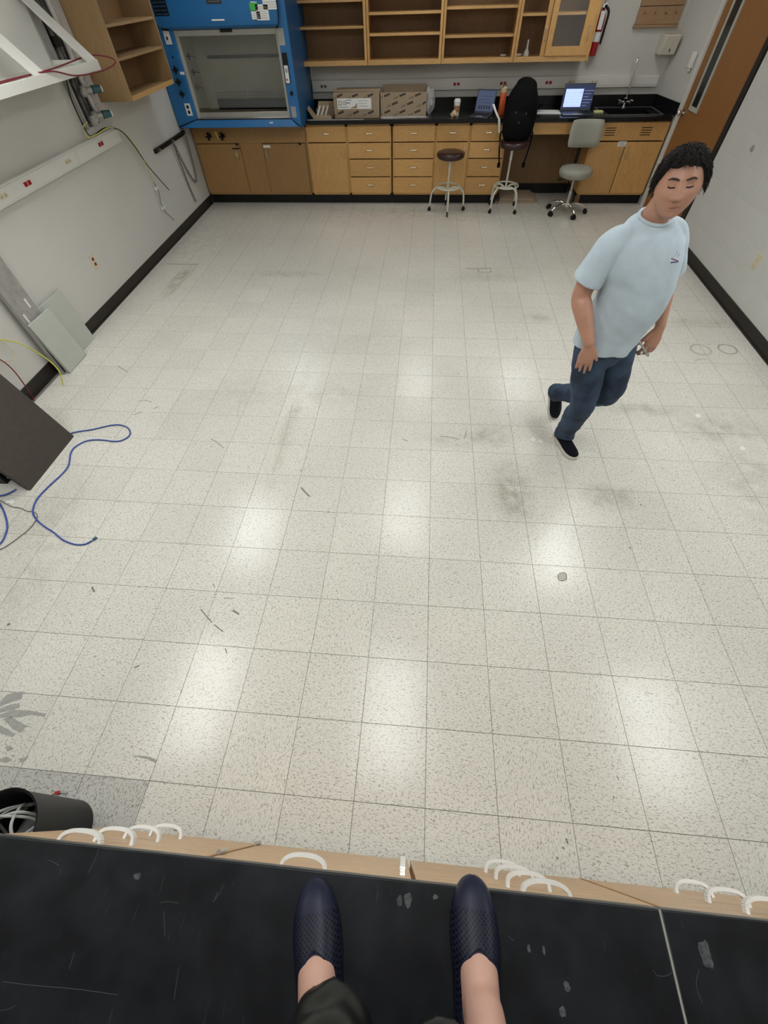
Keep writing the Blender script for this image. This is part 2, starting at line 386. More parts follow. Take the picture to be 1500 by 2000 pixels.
# vinyl composition tile: pale ground with short directional chips, plus wear and tint that stay on the floor
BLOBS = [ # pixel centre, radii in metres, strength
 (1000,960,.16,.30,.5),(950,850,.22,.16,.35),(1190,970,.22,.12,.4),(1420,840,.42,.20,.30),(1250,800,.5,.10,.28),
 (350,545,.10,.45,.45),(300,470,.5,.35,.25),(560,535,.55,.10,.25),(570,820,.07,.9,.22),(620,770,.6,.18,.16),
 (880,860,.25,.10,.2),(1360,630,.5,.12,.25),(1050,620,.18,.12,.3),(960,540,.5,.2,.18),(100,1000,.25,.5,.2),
 (850,415,3.3,.6,.20),(360,470,.9,.9,.16),(1480,950,.3,.6,.25),(470,760,.35,.3,.15),(60,1120,.2,.9,.16)]  # first of this row tints the whole back floor browner
def vct(name, base, chip, chip2, dens=.60):
    m, N, L, b = newmat(name)
    geo = N.new('ShaderNodeNewGeometry'); oi = N.new('ShaderNodeObjectInfo')
    # per tile: turn the chips by a quarter for half of the tiles
    gt = N.new('ShaderNodeMath'); gt.operation = 'GREATER_THAN'; gt.inputs[1].default_value = .78; L.new(oi.outputs['Random'], gt.inputs[0])
    an = N.new('ShaderNodeMath'); an.operation = 'MULTIPLY_ADD'; an.inputs[1].default_value = PI/2; an.inputs[2].default_value = .12; L.new(gt.outputs[0], an.inputs[0])
    vr = N.new('ShaderNodeVectorRotate'); vr.rotation_type = 'Z_AXIS'; L.new(geo.outputs['Position'], vr.inputs['Vector']); L.new(an.outputs[0], vr.inputs['Angle'])
    mp = N.new('ShaderNodeMapping'); mp.inputs['Scale'].default_value = (1, 2.3, 1); L.new(vr.outputs[0], mp.inputs['Vector'])
    n1 = N.new('ShaderNodeTexNoise'); n1.inputs['Scale'].default_value = 84; n1.inputs['Detail'].default_value = 2.5; n1.inputs['Distortion'].default_value = .8
    L.new(mp.outputs[0], n1.inputs['Vector'])
    r1 = N.new('ShaderNodeMapRange'); r1.inputs[1].default_value = dens; r1.inputs[2].default_value = dens+.07; L.new(n1.outputs['Fac'], r1.inputs[0])
    n2 = N.new('ShaderNodeTexNoise'); n2.inputs['Scale'].default_value = 90; n2.inputs['Detail'].default_value = 3
    mp2 = N.new('ShaderNodeMapping'); mp2.inputs['Location'].default_value = (31, 17, 5); mp2.inputs['Scale'].default_value = (1, 2, 1)
    L.new(vr.outputs[0], mp2.inputs['Vector']); L.new(mp2.outputs[0], n2.inputs['Vector'])
    r2 = N.new('ShaderNodeMapRange'); r2.inputs[1].default_value = .54; r2.inputs[2].default_value = .66; L.new(n2.outputs['Fac'], r2.inputs[0])
    m1 = N.new('ShaderNodeMix'); m1.data_type = 'RGBA'; m1.inputs[6].default_value = (*base,1); m1.inputs[7].default_value = (*chip2,1); L.new(r2.outputs[0], m1.inputs[0])
    m2 = N.new('ShaderNodeMix'); m2.data_type = 'RGBA'; m2.inputs[7].default_value = (*chip,1); L.new(m1.outputs[2], m2.inputs[6]); L.new(r1.outputs[0], m2.inputs[0])
    # large soft tone drift
    n3 = N.new('ShaderNodeTexNoise'); n3.inputs['Scale'].default_value = .9; n3.inputs['Detail'].default_value = 3; L.new(geo.outputs['Position'], n3.inputs['Vector'])
    r3 = N.new('ShaderNodeMapRange'); r3.inputs[1].default_value = .35; r3.inputs[2].default_value = .65; r3.inputs[3].default_value = .94; r3.inputs[4].default_value = 1.04; L.new(n3.outputs['Fac'], r3.inputs[0])
    tv = N.new('ShaderNodeMapRange'); tv.inputs[3].default_value = .97; tv.inputs[4].default_value = 1.03; L.new(oi.outputs['Random'], tv.inputs[0])
    mm = N.new('ShaderNodeMath'); mm.operation = 'MULTIPLY'; L.new(r3.outputs[0], mm.inputs[0]); L.new(tv.outputs[0], mm.inputs[1])
    # dirt and tint
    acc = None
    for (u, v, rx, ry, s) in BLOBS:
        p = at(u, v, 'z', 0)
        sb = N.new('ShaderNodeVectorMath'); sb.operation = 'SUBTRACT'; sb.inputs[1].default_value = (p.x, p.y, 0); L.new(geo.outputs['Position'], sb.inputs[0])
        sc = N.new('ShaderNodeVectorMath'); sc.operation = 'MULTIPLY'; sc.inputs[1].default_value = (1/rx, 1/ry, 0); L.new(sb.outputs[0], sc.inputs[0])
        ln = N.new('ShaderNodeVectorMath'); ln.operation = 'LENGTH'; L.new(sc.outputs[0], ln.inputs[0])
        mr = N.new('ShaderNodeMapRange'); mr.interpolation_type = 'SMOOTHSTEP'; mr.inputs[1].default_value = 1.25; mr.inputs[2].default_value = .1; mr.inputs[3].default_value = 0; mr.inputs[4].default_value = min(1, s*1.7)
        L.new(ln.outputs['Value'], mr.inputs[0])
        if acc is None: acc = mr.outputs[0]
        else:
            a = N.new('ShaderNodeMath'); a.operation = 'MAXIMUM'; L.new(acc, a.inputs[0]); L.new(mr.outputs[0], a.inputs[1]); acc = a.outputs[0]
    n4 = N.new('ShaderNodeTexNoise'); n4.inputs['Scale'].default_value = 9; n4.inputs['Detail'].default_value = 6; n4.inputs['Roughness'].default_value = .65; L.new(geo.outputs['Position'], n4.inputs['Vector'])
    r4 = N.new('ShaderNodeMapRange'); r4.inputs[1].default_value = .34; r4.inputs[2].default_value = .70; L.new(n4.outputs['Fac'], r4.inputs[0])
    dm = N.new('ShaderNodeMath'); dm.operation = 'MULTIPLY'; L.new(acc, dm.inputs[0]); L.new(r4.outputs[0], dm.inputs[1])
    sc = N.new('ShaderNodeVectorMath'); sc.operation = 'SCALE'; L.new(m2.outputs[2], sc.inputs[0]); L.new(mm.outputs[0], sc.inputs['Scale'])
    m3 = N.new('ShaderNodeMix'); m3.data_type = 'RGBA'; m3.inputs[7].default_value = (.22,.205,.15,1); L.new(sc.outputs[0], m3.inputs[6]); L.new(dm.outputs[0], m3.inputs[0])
    L.new(m3.outputs[2], b.inputs['Base Color'])
    r5 = N.new('ShaderNodeMapRange'); r5.inputs[1].default_value = .3; r5.inputs[2].default_value = .7; r5.inputs[3].default_value = .19; r5.inputs[4].default_value = .235; L.new(n4.outputs['Fac'], r5.inputs[0])
    L.new(r5.outputs[0], b.inputs['Roughness'])
    b.inputs['Specular IOR Level'].default_value = .40
    return m
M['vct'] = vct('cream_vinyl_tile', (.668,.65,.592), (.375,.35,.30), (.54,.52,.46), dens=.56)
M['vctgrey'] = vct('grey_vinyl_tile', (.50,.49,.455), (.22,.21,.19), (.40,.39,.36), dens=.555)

# ------------------------------------------------------------ room
def xl(y): return -3.402 - .0113*(y-2.5)       # left wall face
def xr(y): return 2.958 - .0184*max(0, (5.95-y))  # right wall face, near part
YB, YF = 7.97, -3.0
T = .3048
fl = struct('floor', MB().box(-3.6, 3.2, YF, YB, -.12, -.0035), M['grout'])
# floor tiles: the 300 that show largest are parts
g = .0011
tb = MB().box(g, T-g, g, T-g, -.0035, 0)
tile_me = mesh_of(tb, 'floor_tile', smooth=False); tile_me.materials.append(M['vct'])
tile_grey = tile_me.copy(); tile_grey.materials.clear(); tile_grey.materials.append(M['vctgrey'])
cells = []
for i in range(-12, 10):
    for j in range(-10, 26):
        x0, y0 = i*T, j*T
        if x0+T*.5 < xl(y0)-.1 or x0 > 3.0 or y0 > YB: continue
        c = V(x0+T/2, y0+T/2, 0); d = MC.transposed() @ (c - CAM)
        vis = False
        if d.z < -.05:
            u = 750 + FPX*d.x/-d.z; v = 1000 - FPX*d.y/-d.z
            vis = -80 < u < 1580 and 360 < v < 1800 and y0 > -.4
        cells.append(((c-CAM).length if vis else 50 + (c-CAM).length, i, j))
cells.sort()
rest = MB()
for k, (dd, i, j) in enumerate(cells):
    x0, y0 = i*T, j*T
    if k < 300 and dd < 50:
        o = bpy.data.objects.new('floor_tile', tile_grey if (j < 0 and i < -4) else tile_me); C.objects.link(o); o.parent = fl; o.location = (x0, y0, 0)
        if j < 0 and i < -4: o['label'] = 'greyer replacement tile beside the bin'
    else:
        rest.box(max(x0+g, xl(y0)-.05), min(x0+T-g, 3.05), y0+g, min(y0+T-g, YB), -.0035, 0)
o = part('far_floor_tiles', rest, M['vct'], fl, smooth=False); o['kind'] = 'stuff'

# walls
struct('wall_left', MB().slab([(xl(YF), YF, -.1), (xl(YB), YB, -.1), (xl(YB)-.12, YB, -.1), (xl(YF)-.12, YF, -.1)], (0,0,CEIL+.2)), M['wall'])
struct('wall_back', MB().box(-3.6, 3.1, YB, YB+.12, -.1, CEIL+.1), M['wall'])
struct('wall_front', MB().box(-3.6, 3.1, YF-.12, YF, -.1, CEIL+.1), M['wall'])
struct('ceiling', MB().box(-3.6, 3.1, YF, YB, CEIL, CEIL+.1), M['ceiling'])
# right wall, far piece between the door and the back wall
wr = struct('wall_right', MB().slab([(2.97, 7.30, -.1), (2.865, YB, -.1), (3.1, YB, -.1), (3.1, 7.30, -.1)], (0,0,CEIL+.1))
            .slab([(2.972, YF, -.1), (2.972, 5.93, -.1), (3.1, 5.93, -.1), (3.1, YF, -.1)], (0,0,CEIL+.1))
            .box(2.972, 3.1, 5.93, 7.30, 2.15, CEIL), M['wall'])
wr.data.materials[0] = M['wall']
# painted concrete blocks, laid in running bond
BL, BH = .4064, .2032
def block_mb(l): 
    return MB().box(0, .16, .003, l-.003, .003, BH-.003)
full = mesh_of(block_mb(BL), 'concrete_block', smooth=False); full.materials.append(M['wallblock'])
half = mesh_of(block_mb(BL/2), 'concrete_block', smooth=False); half.materials.append(M['wallblock'])
ang = math.atan(.0184)
restb = MB()
for r in range(0, 13):
    y = 5.93; k = 0
    z = r*BH + .1
    while y > YF + .5:
        l = BL/2 if (k == 0 and r % 2) else BL
        y -= l; k += 1
        if z + BH > CEIL: continue
        if y > 2.7 and z < 2.0:
            o = bpy.data.objects.new('concrete_block', half if l < .3 else full); C.objects.link(o); o.parent = wr
            o.location = (xr(y), y, z); o.rotation_euler.z = -ang
            bv = o.modifiers.new('bevel', 'BEVEL'); bv.width = .002; bv.segments = 1
        else:
            restb.box(xr(y), xr(y)+.16, y+.003, y+l-.003, z+.003, z+BH-.003)
o = part('more_concrete_blocks', restb, M['wallblock'], wr, smooth=False); o['kind'] = 'stuff'
mj = part('mortar', MB().slab([(xr(YF)+.0012, YF, 0), (xr(5.93)+.0012, 5.93, 0), (3.06, 5.93, 0), (3.06, YF, 0)], (0,0,CEIL)), M['wallblock'], wr, smooth=False)
# baseboards
struct('baseboard_left', MB().slab([(xl(YF), YF, 0), (xl(7.38), 7.38, 0), (xl(7.38)+.008, 7.38, 0), (xl(YF)+.008, YF, 0)], (0,0,.105))
       .slab([(xl(YF), YF, 0), (xl(7.38), 7.38, 0), (xl(7.38)+.018, 7.38, 0), (xl(YF)+.018, YF, 0)], (0,0,.012)), M['base'])
struct('baseboard_right', MB().slab([(xr(YF)-.008, YF, 0), (xr(5.93)-.008, 5.93, 0), (xr(5.93)+.002, 5.93, 0), (xr(YF)+.002, YF, 0)], (0,0,.105))
       .slab([(xr(YF)-.018, YF, 0), (xr(5.93)-.018, 5.93, 0), (xr(5.93)+.002, 5.93, 0), (xr(YF)+.002, YF, 0)], (0,0,.012)), M['base'])

# door in the right wall
dr = struct('door_1', MB().box(2.962, 3.005, 6.03, 7.215, .01, 2.13), M['door'])
part('vision_frame', MB().box(2.95, 2.965, 6.80, 6.84, 1.03, 2.05).box(2.95, 2.965, 7.0, 7.04, 1.03, 2.05)
     .box(2.95, 2.965, 6.84, 7.0, 1.03, 1.07).box(2.95, 2.965, 6.84, 7.0, 2.01, 2.05), M['sash'], dr, bevel=.002)
part('vision_pane', MB().box(2.956, 2.9615, 6.84, 7.0, 1.07, 2.01), M['doorglass'], dr)
part('door_knob', MB().cyl((2.962, 7.15, .985), (2.93, 7.15, .985), .012).ball((2.905, 7.15, .985), .03, sc=(.8,1,1))
     .cyl((2.962, 7.15, .985), (2.956, 7.15, .985), .03), M['chrome'], dr)
struct('trim_1', MB().box(2.94, 3.0, 7.22, 7.295, 0, 2.2).box(2.94, 3.0, 5.94, 7.22, 2.14, 2.2), M['raceway'], bevel=.002)
struct('trim_2', MB().box(2.94, 3.0, 5.945, 6.02, 0, 2.14), M['base'], bevel=.002)

# ------------------------------------------------------------ ceiling lights
for k, (x, y, s) in enumerate(LAMPS):
    t = thing('ceiling_light', 'recessed rectangular ceiling light, %s row, %s' % (['nearest', 'middle', 'far'][k//3], ['left', 'centre', 'right'][k % 3]), 'light', (x, y, CEIL-.02), 0, 'ceiling lights')
    part('frame', MB().box(-.33,.33,-.63,-.59,-.005,.018).box(-.33,.33,.59,.63,-.005,.018).box(-.33,-.29,-.59,.59,-.005,.018).box(.29,.33,-.59,.59,-.005,.018), M['white'], t, local=True)
    part('diffuser', MB().box(-.29,.29,-.59,.59,.0,.012), emit('lamp_diffuser_%d' % k, LAMP_COL, s), t, local=True)

# ------------------------------------------------------------ handles
def pull(c, ax, out, w_=.10, d=.03, r=.0055):  # bowed pull: centre, along axis, outward
    c, ax, out = Vector(c), Vector(ax), Vector(out)
    pts = [c - ax*w_/2, c - ax*w_/2*.92 + out*d*.75, c - ax*w_/4 + out*d, c + ax*w_/4 + out*d, c + ax*w_/2*.92 + out*d*.75, c + ax*w_/2]
    mb = MB().tube(cr(pts, 4), r, 8)
    return mb
X, Y, Z = V(1,0,0), V(0,1,0), V(0,0,1)

# ------------------------------------------------------------ back cabinets
FY = 7.33; BKY = YB - .01; CT = .89
def carcass(mb, x0, x1, z0=.115, z1=CT, fy=FY):
    t_ = .018
    mb.box(x0, x0+t_, fy, BKY, z0, z1).box(x1-t_, x1, fy, BKY, z0, z1).box(x0, x1, fy+.01, BKY, z0, z0+t_).box(x0, x1, BKY-.01, BKY, z0, z1)
    mb.box(x0, x1, fy, fy+.02, z1-.03, z1).box(x0, x1, fy, fy+.02, z0, z0+.02)
    return mb
def drawer(root, x0, x1, z0, z1, m='oak_x', hx=None, label=None):
    d = part('drawer', MB().box(x0+.003, x1-.003, FY-.018, FY+.002, z0+.003, z1-.003).box(x0+.03, x1-.03, FY+.002, FY+.4, z0+.02, z1-.03), M[m], root, bevel=.002, label=label)
    part('handle', pull(V(hx if hx else (x0+x1)/2, FY-.018, (z0+z1)/2+.01), X, -Y), M['nickel'], d)
    return d
def cdoor(root, x0, x1, z0, z1, hx, hz, m='oak_v', label=None, fy=FY, hm='nickel'):
    d = part('door', MB().box(x0+.003, x1-.003, fy-.018, fy+.002, z0+.003, z1-.003), M[m], root, bevel=.002, label=label)
    part('handle', pull(V(hx, fy-.018, hz), Z, -Y), M[hm], d)
    return d
Z4 = [(.705,.870), (.530,.700), (.330,.525), (.135,.325)]
def base_unit(label, x0, x1, kind, hand=1):
    t = thing('base_cabinet', label, 'cabinet', ((x0+x1)/2, FY, .115), 0, 'oak base cabinets')
    part('body', carcass(MB(), x0, x1), M['oak_v'], t)
    if kind == 'drawers':
        for (a, b_) in Z4: drawer(t, x0+.012, x1-.012, a, b_)
    elif kind == 'door':
        drawer(t, x0+.012, x1-.012, .705, .870)
        hx = x1-.05 if hand > 0 else x0+.05
        d = cdoor(t, x0+.012, x1-.012, .135, .700, hx, .60)
    return t
base_unit('oak base cabinet with one drawer over one door, beside the blue hood', -1.83, -1.265, 'door')
base_unit('oak four-drawer base cabinet below the closed cardboard box', -1.263, -.655, 'drawers')
base_unit('oak four-drawer base cabinet below the open cardboard box and coffee cup', -.637, -.052, 'drawers')
base_unit('oak base cabinet with one drawer over one door, behind the bare maroon stool', -.050, .402, 'door')
base_unit('narrow oak four-drawer base cabinet between the two maroon stools', .404, .895, 'drawers')
# filler stile between the drawer stacks and knee space
t = thing('knee_space_apron', 'oak apron rail and back panel of the open knee space behind the grey chair', 'cabinet panel', (1.4, FY, .115))
part('apron', MB().box(.897, 2.005, FY, FY+.02, .765, CT-.005), M['oak_x'], t, bevel=.002)
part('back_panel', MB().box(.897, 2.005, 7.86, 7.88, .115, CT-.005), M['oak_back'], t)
part('kick_panel', MB().box(.897, 2.005, 7.83, 7.86, 0, .115), M['kick'], t)
# sink cabinet
t = thing('sink_cabinet', 'oak sink cabinet with two doors and two louvred vents', 'cabinet', (2.48, FY, .115))
xs0, xs1 = 2.01, 2.935
part('body', carcass(MB(), xs0, xs1).box(xs0+.018, xs1-.018, FY, FY+.02, .70, CT-.02), M['oak_v'], t)
part('fascia', MB().box(xs0+.01, xs1-.01, FY-.015, FY+.001, .70, .875), M['oak_v'], t, bevel=.002)
for cx_ in (2.21, 2.66):
    vt = part('vent', MB().box(cx_-.07, cx_+.07, FY-.0165, FY-.0145, .745, .838), M['oak_v'], t)
    for k in range(4):
        part('slat', MB().slab([(cx_-.065, FY-.0165, .752+k*.023), (cx_+.065, FY-.0165, .752+k*.023), (cx_+.065, FY-.0165, .760+k*.023), (cx_-.065, FY-.0165, .760+k*.023)], (0,-.0015,0)), M['black'], vt, smooth=False)
cdoor(t, xs0+.012, 2.462, .135, .690, 2.425, .575); cdoor(t, 2.466, xs1-.012, .135, .690, 2.505, .575)
part('label_card', MB().box(2.36, 2.465, FY-.0195, FY-.018, .645, .695), M['paper'], t)
part('printed_text', MB().box(2.37, 2.455, FY-.0200, FY-.0195, .682, .686).box(2.37, 2.44, FY-.0200, FY-.0195, .670, .674).box(2.37, 2.455, FY-.0200, FY-.0195, .656, .661), M['ink'], t)
# kick bases
single('cabinet_plinth', MB().box(-3.44, .893, 7.385, 7.45, 0, .114), M['kick'], 'long black plinth under the cabinets, left of the knee space', 'plinth')
single('cabinet_plinth', MB().box(2.012, 2.94, 7.385, 7.45, 0, .114), M['kick'], 'short black plinth under the sink cabinet', 'plinth')

# countertop
cs = MB()
SX0, SX1, SY0, SY1 = 2.17, 2.70, 7.45, 7.79
x0, x1, y0, y1 = -1.79, 2.945, 7.285, 7.955
cs.box(x0, SX0, y0, y1, CT, .93).box(SX1, x1-.03, y0, y1, CT, .93).box(SX0, SX1, y0, SY0, CT, .93).box(SX0, SX1, SY1, y1, CT, .93)
t = thing('lab_countertop', 'long black countertop with raised backsplash along the back wall', 'countertop', (0.5, 7.6, CT))
part('slab', cs, M['black_top'], t)
part('backsplash', MB().box(x0, 2.865, 7.935, 7.957, .93, 1.045).slab([(2.945, 7.30, .93), (2.852, 7.935, .93), (2.872, 7.935, .93), (2.965, 7.30, .93)], (0,0,.115)), M['black_top'], t)
# marine edge round the sink
part('drainboard_rim', MB().box(2.08, 2.10, 7.42, 7.90, .93, .934).box(2.10, 2.83, 7.40, 7.42, .93, .934).box(2.82, 2.84, 7.42, 7.90, .93, .934).box(2.10, 2.83, 7.88, 7.90, .93, .934),
     mat('worn_grey_edge', (.10,.105,.105), .4, var=.3, scale=20), t)
t = thing('sink_basin', 'black sink basin set into the countertop under the tall faucet', 'sink', (2.435, 7.62, .70))
part('bowl', MB().box(SX0-.012, SX0, SY0-.012, SY1+.012, .66, .889).box(SX1, SX1+.012, SY0-.012, SY1+.012, .66, .889).box(SX0, SX1, SY0-.012, SY0, .66, .889)
     .box(SX0, SX1, SY1, SY1+.012, .66, .889).box(SX0-.012, SX1+.012, SY0-.012, SY1+.012, .65, .66), M['black'], t)
part('drain', MB().cyl((2.435, 7.62, .66), (2.435, 7.62, .664), .035), M['steel'], t)
# faucet
t = thing('faucet', 'tall chrome gooseneck lab faucet with two side handles', 'faucet', (2.45, 7.85, .93))
part('base', MB().lathe([(.030,0),(.030,.01),(.018,.02),(.014,.05),(.022,.06),(.024,.09),(.014,.10)], (2.45,7.85,.93)), M['chrome'], t)
part('spout', MB().tube(cr([(2.45,7.85,1.02),(2.45,7.85,1.2),(2.445,7.85,1.30),(2.435,7.845,1.36),(2.425,7.82,1.385),(2.415,7.785,1.37),(2.412,7.775,1.31)], 6), .010, 12).cyl((2.412,7.775,1.32),(2.412,7.775,1.275),.013,.009), M['chrome'], t)
for s in (-1, 1):
    h = part('valve', MB().cyl((2.45,7.85,.985),(2.45+s*.065,7.85,.985),.012).cyl((2.45+s*.065,7.85,.965),(2.45+s*.065,7.85,1.01),.014), M['chrome'], t)
    part('lever', MB().cyl((2.45+s*.085,7.815,1.0),(2.45+s*.085,7.885,1.0),.006).cyl((2.45+s*.06,7.85,1.0),(2.45+s*.09,7.85,1.0),.008).ball((2.45+s*.085,7.815,1.0),.009,8).ball((2.45+s*.085,7.885,1.0),.009,8), M['chrome'], h)

# back raceway with outlets
def outlet(root, c, ax, out, m, w_=.028):
    c, ax, out = Vector(c), Vector(ax), Vector(out)
    up = V(0,0,1)
    for s in (-1, 1):
        o = part('receptacle', MB().obb(c + ax*s*.024 + out*.002, ax, out, up, .017, .003, .014), M[m], root)
        part('slot', MB().obb(c + ax*(s*.024-.006) + out*.0052, ax, out, up, .0018, .0006, .006).obb(c + ax*(s*.024+.006) + out*.0052, ax, out, up, .0018, .0006, .005), M['black'], o)
t = thing('wall_raceway', 'grey wall raceway with red and beige outlets above the black countertop', 'raceway', (.5, 7.95, 1.11))
part('channel', MB().box(-1.79, 2.81, 7.925, 7.968, 1.115, 1.225), M['raceway'], t, bevel=.003)
part('cover', MB().box(-1.78, 2.80, 7.921, 7.925, 1.135, 1.205), M['raceway'], t, bevel=.001)
for (u, v, m_) in ((632,168,'grey_cable'),(892,161,'red'),(983,160,'red'),(1072,159,'red'),(1117,157,'beige'),(1162,156,'beige')):
    p = at(u, v, 'y', 7.92); outlet(t, (p.x, 7.919, 1.17), X, -Y, m_)

# upper cabinets
UY = 7.62
def upper(label, x0, x1, shelves, m='oak_edge'):
    t = thing('wall_cabinet', label, 'cabinet', ((x0+x1)/2, YB-.002, 1.385), 0, 'oak wall cabinets')
    b_ = MB().box(x0, x0+.02, UY+.02, YB-.002, 1.385, 2.2).box(x1-.02, x1, UY+.02, YB-.002, 1.385, 2.2).box(x0+.02, x1-.02, UY+.02, YB-.002, 1.405, 1.425).box(x0+.02, x1-.02, UY+.02, YB-.002, 2.18, 2.2)
    part('body', b_, M['oak_v'], t)
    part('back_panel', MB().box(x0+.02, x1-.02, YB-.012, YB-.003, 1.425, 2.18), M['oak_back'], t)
    part('stile', MB().box(x0, x0+.03, UY, UY+.02, 1.385, 2.2), M['oak_v'], t, bevel=.0015)
    part('stile', MB().box(x1-.03, x1, UY, UY+.02, 1.385, 2.2), M['oak_v'], t, bevel=.0015)
    part('bottom_rail', MB().box(x0+.03, x1-.03, UY, UY+.02, 1.385, 1.43), M['oak_edge'], t, bevel=.0015)
    for z in shelves:
        part('shelf', MB().box(x0+.021, x1-.021, UY+.025, YB-.014, z-.011, z+.011), M['oak_edge'], t, bevel=.0015)
    return t
upper('open oak wall cabinet beside the blue hood', -1.845, -.978, (1.70, 1.905))
upper('open oak wall cabinet above the cardboard boxes', -.972, -.045, (1.635, 1.80, 1.99))
upper('open oak wall cabinet above the coffee cup and dark laptop', -.040, .852, (1.605, 1.825))
t = upper('oak wall cabinet with one framed glass sliding door, beside the fire extinguisher', .856, 1.765, (1.76,))
d = part('sliding_door', MB().box(1.225, 1.29, UY-.012, UY+.006, 1.432, 2.17).box(1.62, 1.735, UY-.012, UY+.006, 1.432, 2.17).box(1.29, 1.62, UY-.012, UY+.006, 1.432, 1.51).box(1.29, 1.62, UY-.012, UY+.006, 2.1, 2.17), M['oak_v'], t, bevel=.002)
part('pane', MB().box(1.29, 1.62, UY-.005, UY-.001, 1.51, 2.1), M['glass'], d)
part('handle', pull(V(1.69, UY-.012, 1.61), Z, -Y, .11), M['nickel'], d)
d = part('sliding_door', MB().box(1.17, 1.222, UY+.008, UY+.022, 1.432, 2.17), M['oak_v'], t, bevel=.002, label='back sliding door, stile only showing')
part('handle', pull(V(1.195, UY+.008, 1.61), Z, -Y, .11, .012), M['nickel'], d)
# glassware
single('glass_flask', MB().lathe([(.03,0),(.034,.01),(.03,.035),(.012,.06),(.009,.13),(.012,.135)], (1.02, 7.74, 1.426), 20), M['bulbglass'], 'clear glass volumetric flask standing inside the glass door cabinet', 'flask')
single('glass_dish', MB().lathe([(.028,0),(.045,.012),(.046,.02),(.043,.02),(.027,.004)], (.92, 7.74, 1.426), 20), M['bulbglass'], 'small clear glass dish left of the flask in the glass door cabinet', 'dish')
single('glass_dish', MB().lathe([(.028,0),(.042,.010),(.043,.016),(.040,.016),(.027,.004)], (.74, 7.76, 1.426), 20), M['bulbglass'], 'low glass dish in the right corner of the open cabinet above the laptop', 'dish')

# ------------------------------------------------------------ fume hood
HX0, HX1, HF = -3.445, -1.80, 7.0
t = thing('fume_hood', 'large blue laboratory fume hood with grey sash in the left back corner', 'fume hood', (-2.6, 7.0, .93))
OX0, OX1, OZ0, OZ1 = -3.16, -1.925, 1.0, 1.745
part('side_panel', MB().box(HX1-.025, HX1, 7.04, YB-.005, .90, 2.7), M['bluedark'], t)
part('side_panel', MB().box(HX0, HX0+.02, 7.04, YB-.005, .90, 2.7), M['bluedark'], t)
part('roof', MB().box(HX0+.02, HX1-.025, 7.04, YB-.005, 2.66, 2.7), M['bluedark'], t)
def post(xa, xb):   # splayed post
    return MB().box(xa, xb, HF, HF+.05, .93, 2.45)
part('front_post', post(HX0, OX0), M['blue'], t, bevel=.008)
part('front_post', post(OX1, HX1), M['blue'], t, bevel=.008)
part('airfoil_sill', MB().slab([(HX0+.05, HF-.01, .925), (HX0+.22, HF+.06, .995), (HX0+.22, HF+.10, .995), (HX0+.05, HF+.10, .925)], (1.39, 0, 0)) if False else
     MB().hexa([(HX0+.03, HF-.035, .925),(HX1-.03, HF-.035, .925),(HX1-.03, HF+.06, .925),(HX0+.03, HF+.06, .925),(OX0-.01, HF-.015, 1.0),(OX1+.01, HF-.015, 1.0),(OX1+.01, HF+.06, 1.0),(OX0-.01, HF+.06, 1.0)]), M['blue'], t, bevel=.006)
part('seam_gasket', MB().tube([(HX0+.015, HF-.03, .935), (HX0+.06, HF-.012, .945), (OX0-.012, HF-.012, 1.0), (OX1+.012, HF-.012, 1.0), (HX1-.05, HF-.012, .95), (HX1-.01, HF-.03, .935)], .005, 6), M['black'], t)
# bulging top panel
prof = [(HF-.005, 1.752), (HF-.035, 1.775), (HF-.045, 1.82), (HF-.045, 2.42), (HF+.04, 2.44), (HF+.04, 1.752)]
part('top_panel', MB().slab([(HX0+.14, y_, z_) for y_, z_ in prof], (HX1-HX0-.22, 0, 0)), M['blue'], t, bevel=.006)
part('side_fin', MB().box(HX0+.005, HX0+.135, HF-.03, HF+.04, 1.80, 2.42), M['blue'], t, bevel=.008)
part('panel_gasket', MB().tube(cr([(HX0+.08, HF-.045, 2.4), (HX0+.08, HF-.045, 2.0), (HX0+.09, HF-.045, 1.86), (HX0+.16, HF-.035, 1.77), (HX0+.25, HF-.01, 1.75)], 4), .007, 6)
     .tube(cr([(HX1-.075, HF-.047, 2.4), (HX1-.075, HF-.047, 2.0), (HX1-.078, HF-.045, 1.84), (HX1-.10, HF-.03, 1.765), (HX1-.13, HF-.012, 1.748)], 4), .006, 6), M['black'], t)
# louvre grid at upper left of panel
lv = part('vent_grille', MB().box(-3.29, -3.12, HF-.0462, HF-.0455, 1.855, 1.975), M['black'], t)
for r_ in range(4):
    for c_ in range(2):
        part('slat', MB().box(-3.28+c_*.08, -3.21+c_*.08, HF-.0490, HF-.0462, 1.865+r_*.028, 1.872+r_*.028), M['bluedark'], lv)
nl = part('notice_plate', MB().box(-2.66, -2.49, HF-.0475, HF-.0455, 1.93, 2.08), mat('dark_notice', (.03,.03,.035), .4), t, label='dark printed notice plate')
for k in range(6): part('printed_line', MB().box(-2.645, -2.505, HF-.0480, HF-.0475, 1.945+k*.02, 1.950+k*.02), mat('notice_text', (.18,.18,.18), .6), nl)
def sticker(u0, v0, u1, v1, m_, name='sticker', label=None, y=HF-.0470, lines=0, pr=t):
    a, b_ = at(u0, v1, 'y', y), at(u1, v0, 'y', y)
    o = part(name, MB().box(a.x, b_.x, y-.0008, y+.001, a.z, b_.z), M[m_], pr, label=label)
    if lines:
        mb = MB(); h = (b_.z-a.z)/(lines+1)
        for k in range(lines): mb.box(a.x+.006, b_.x-.006-.02*(k % 2), y-.0012, y-.0008, a.z+h*(k+1)-.002, a.z+h*(k+1)+.001)
        part('printed_text', mb, M['tape'], o)
    return o
sticker(489, 5, 502, 21, 'green', label='green sticker'); sticker(493, 22, 507, 38, 'paper', lines=3); sticker(503, 8, 522, 40, 'paper', lines=6)
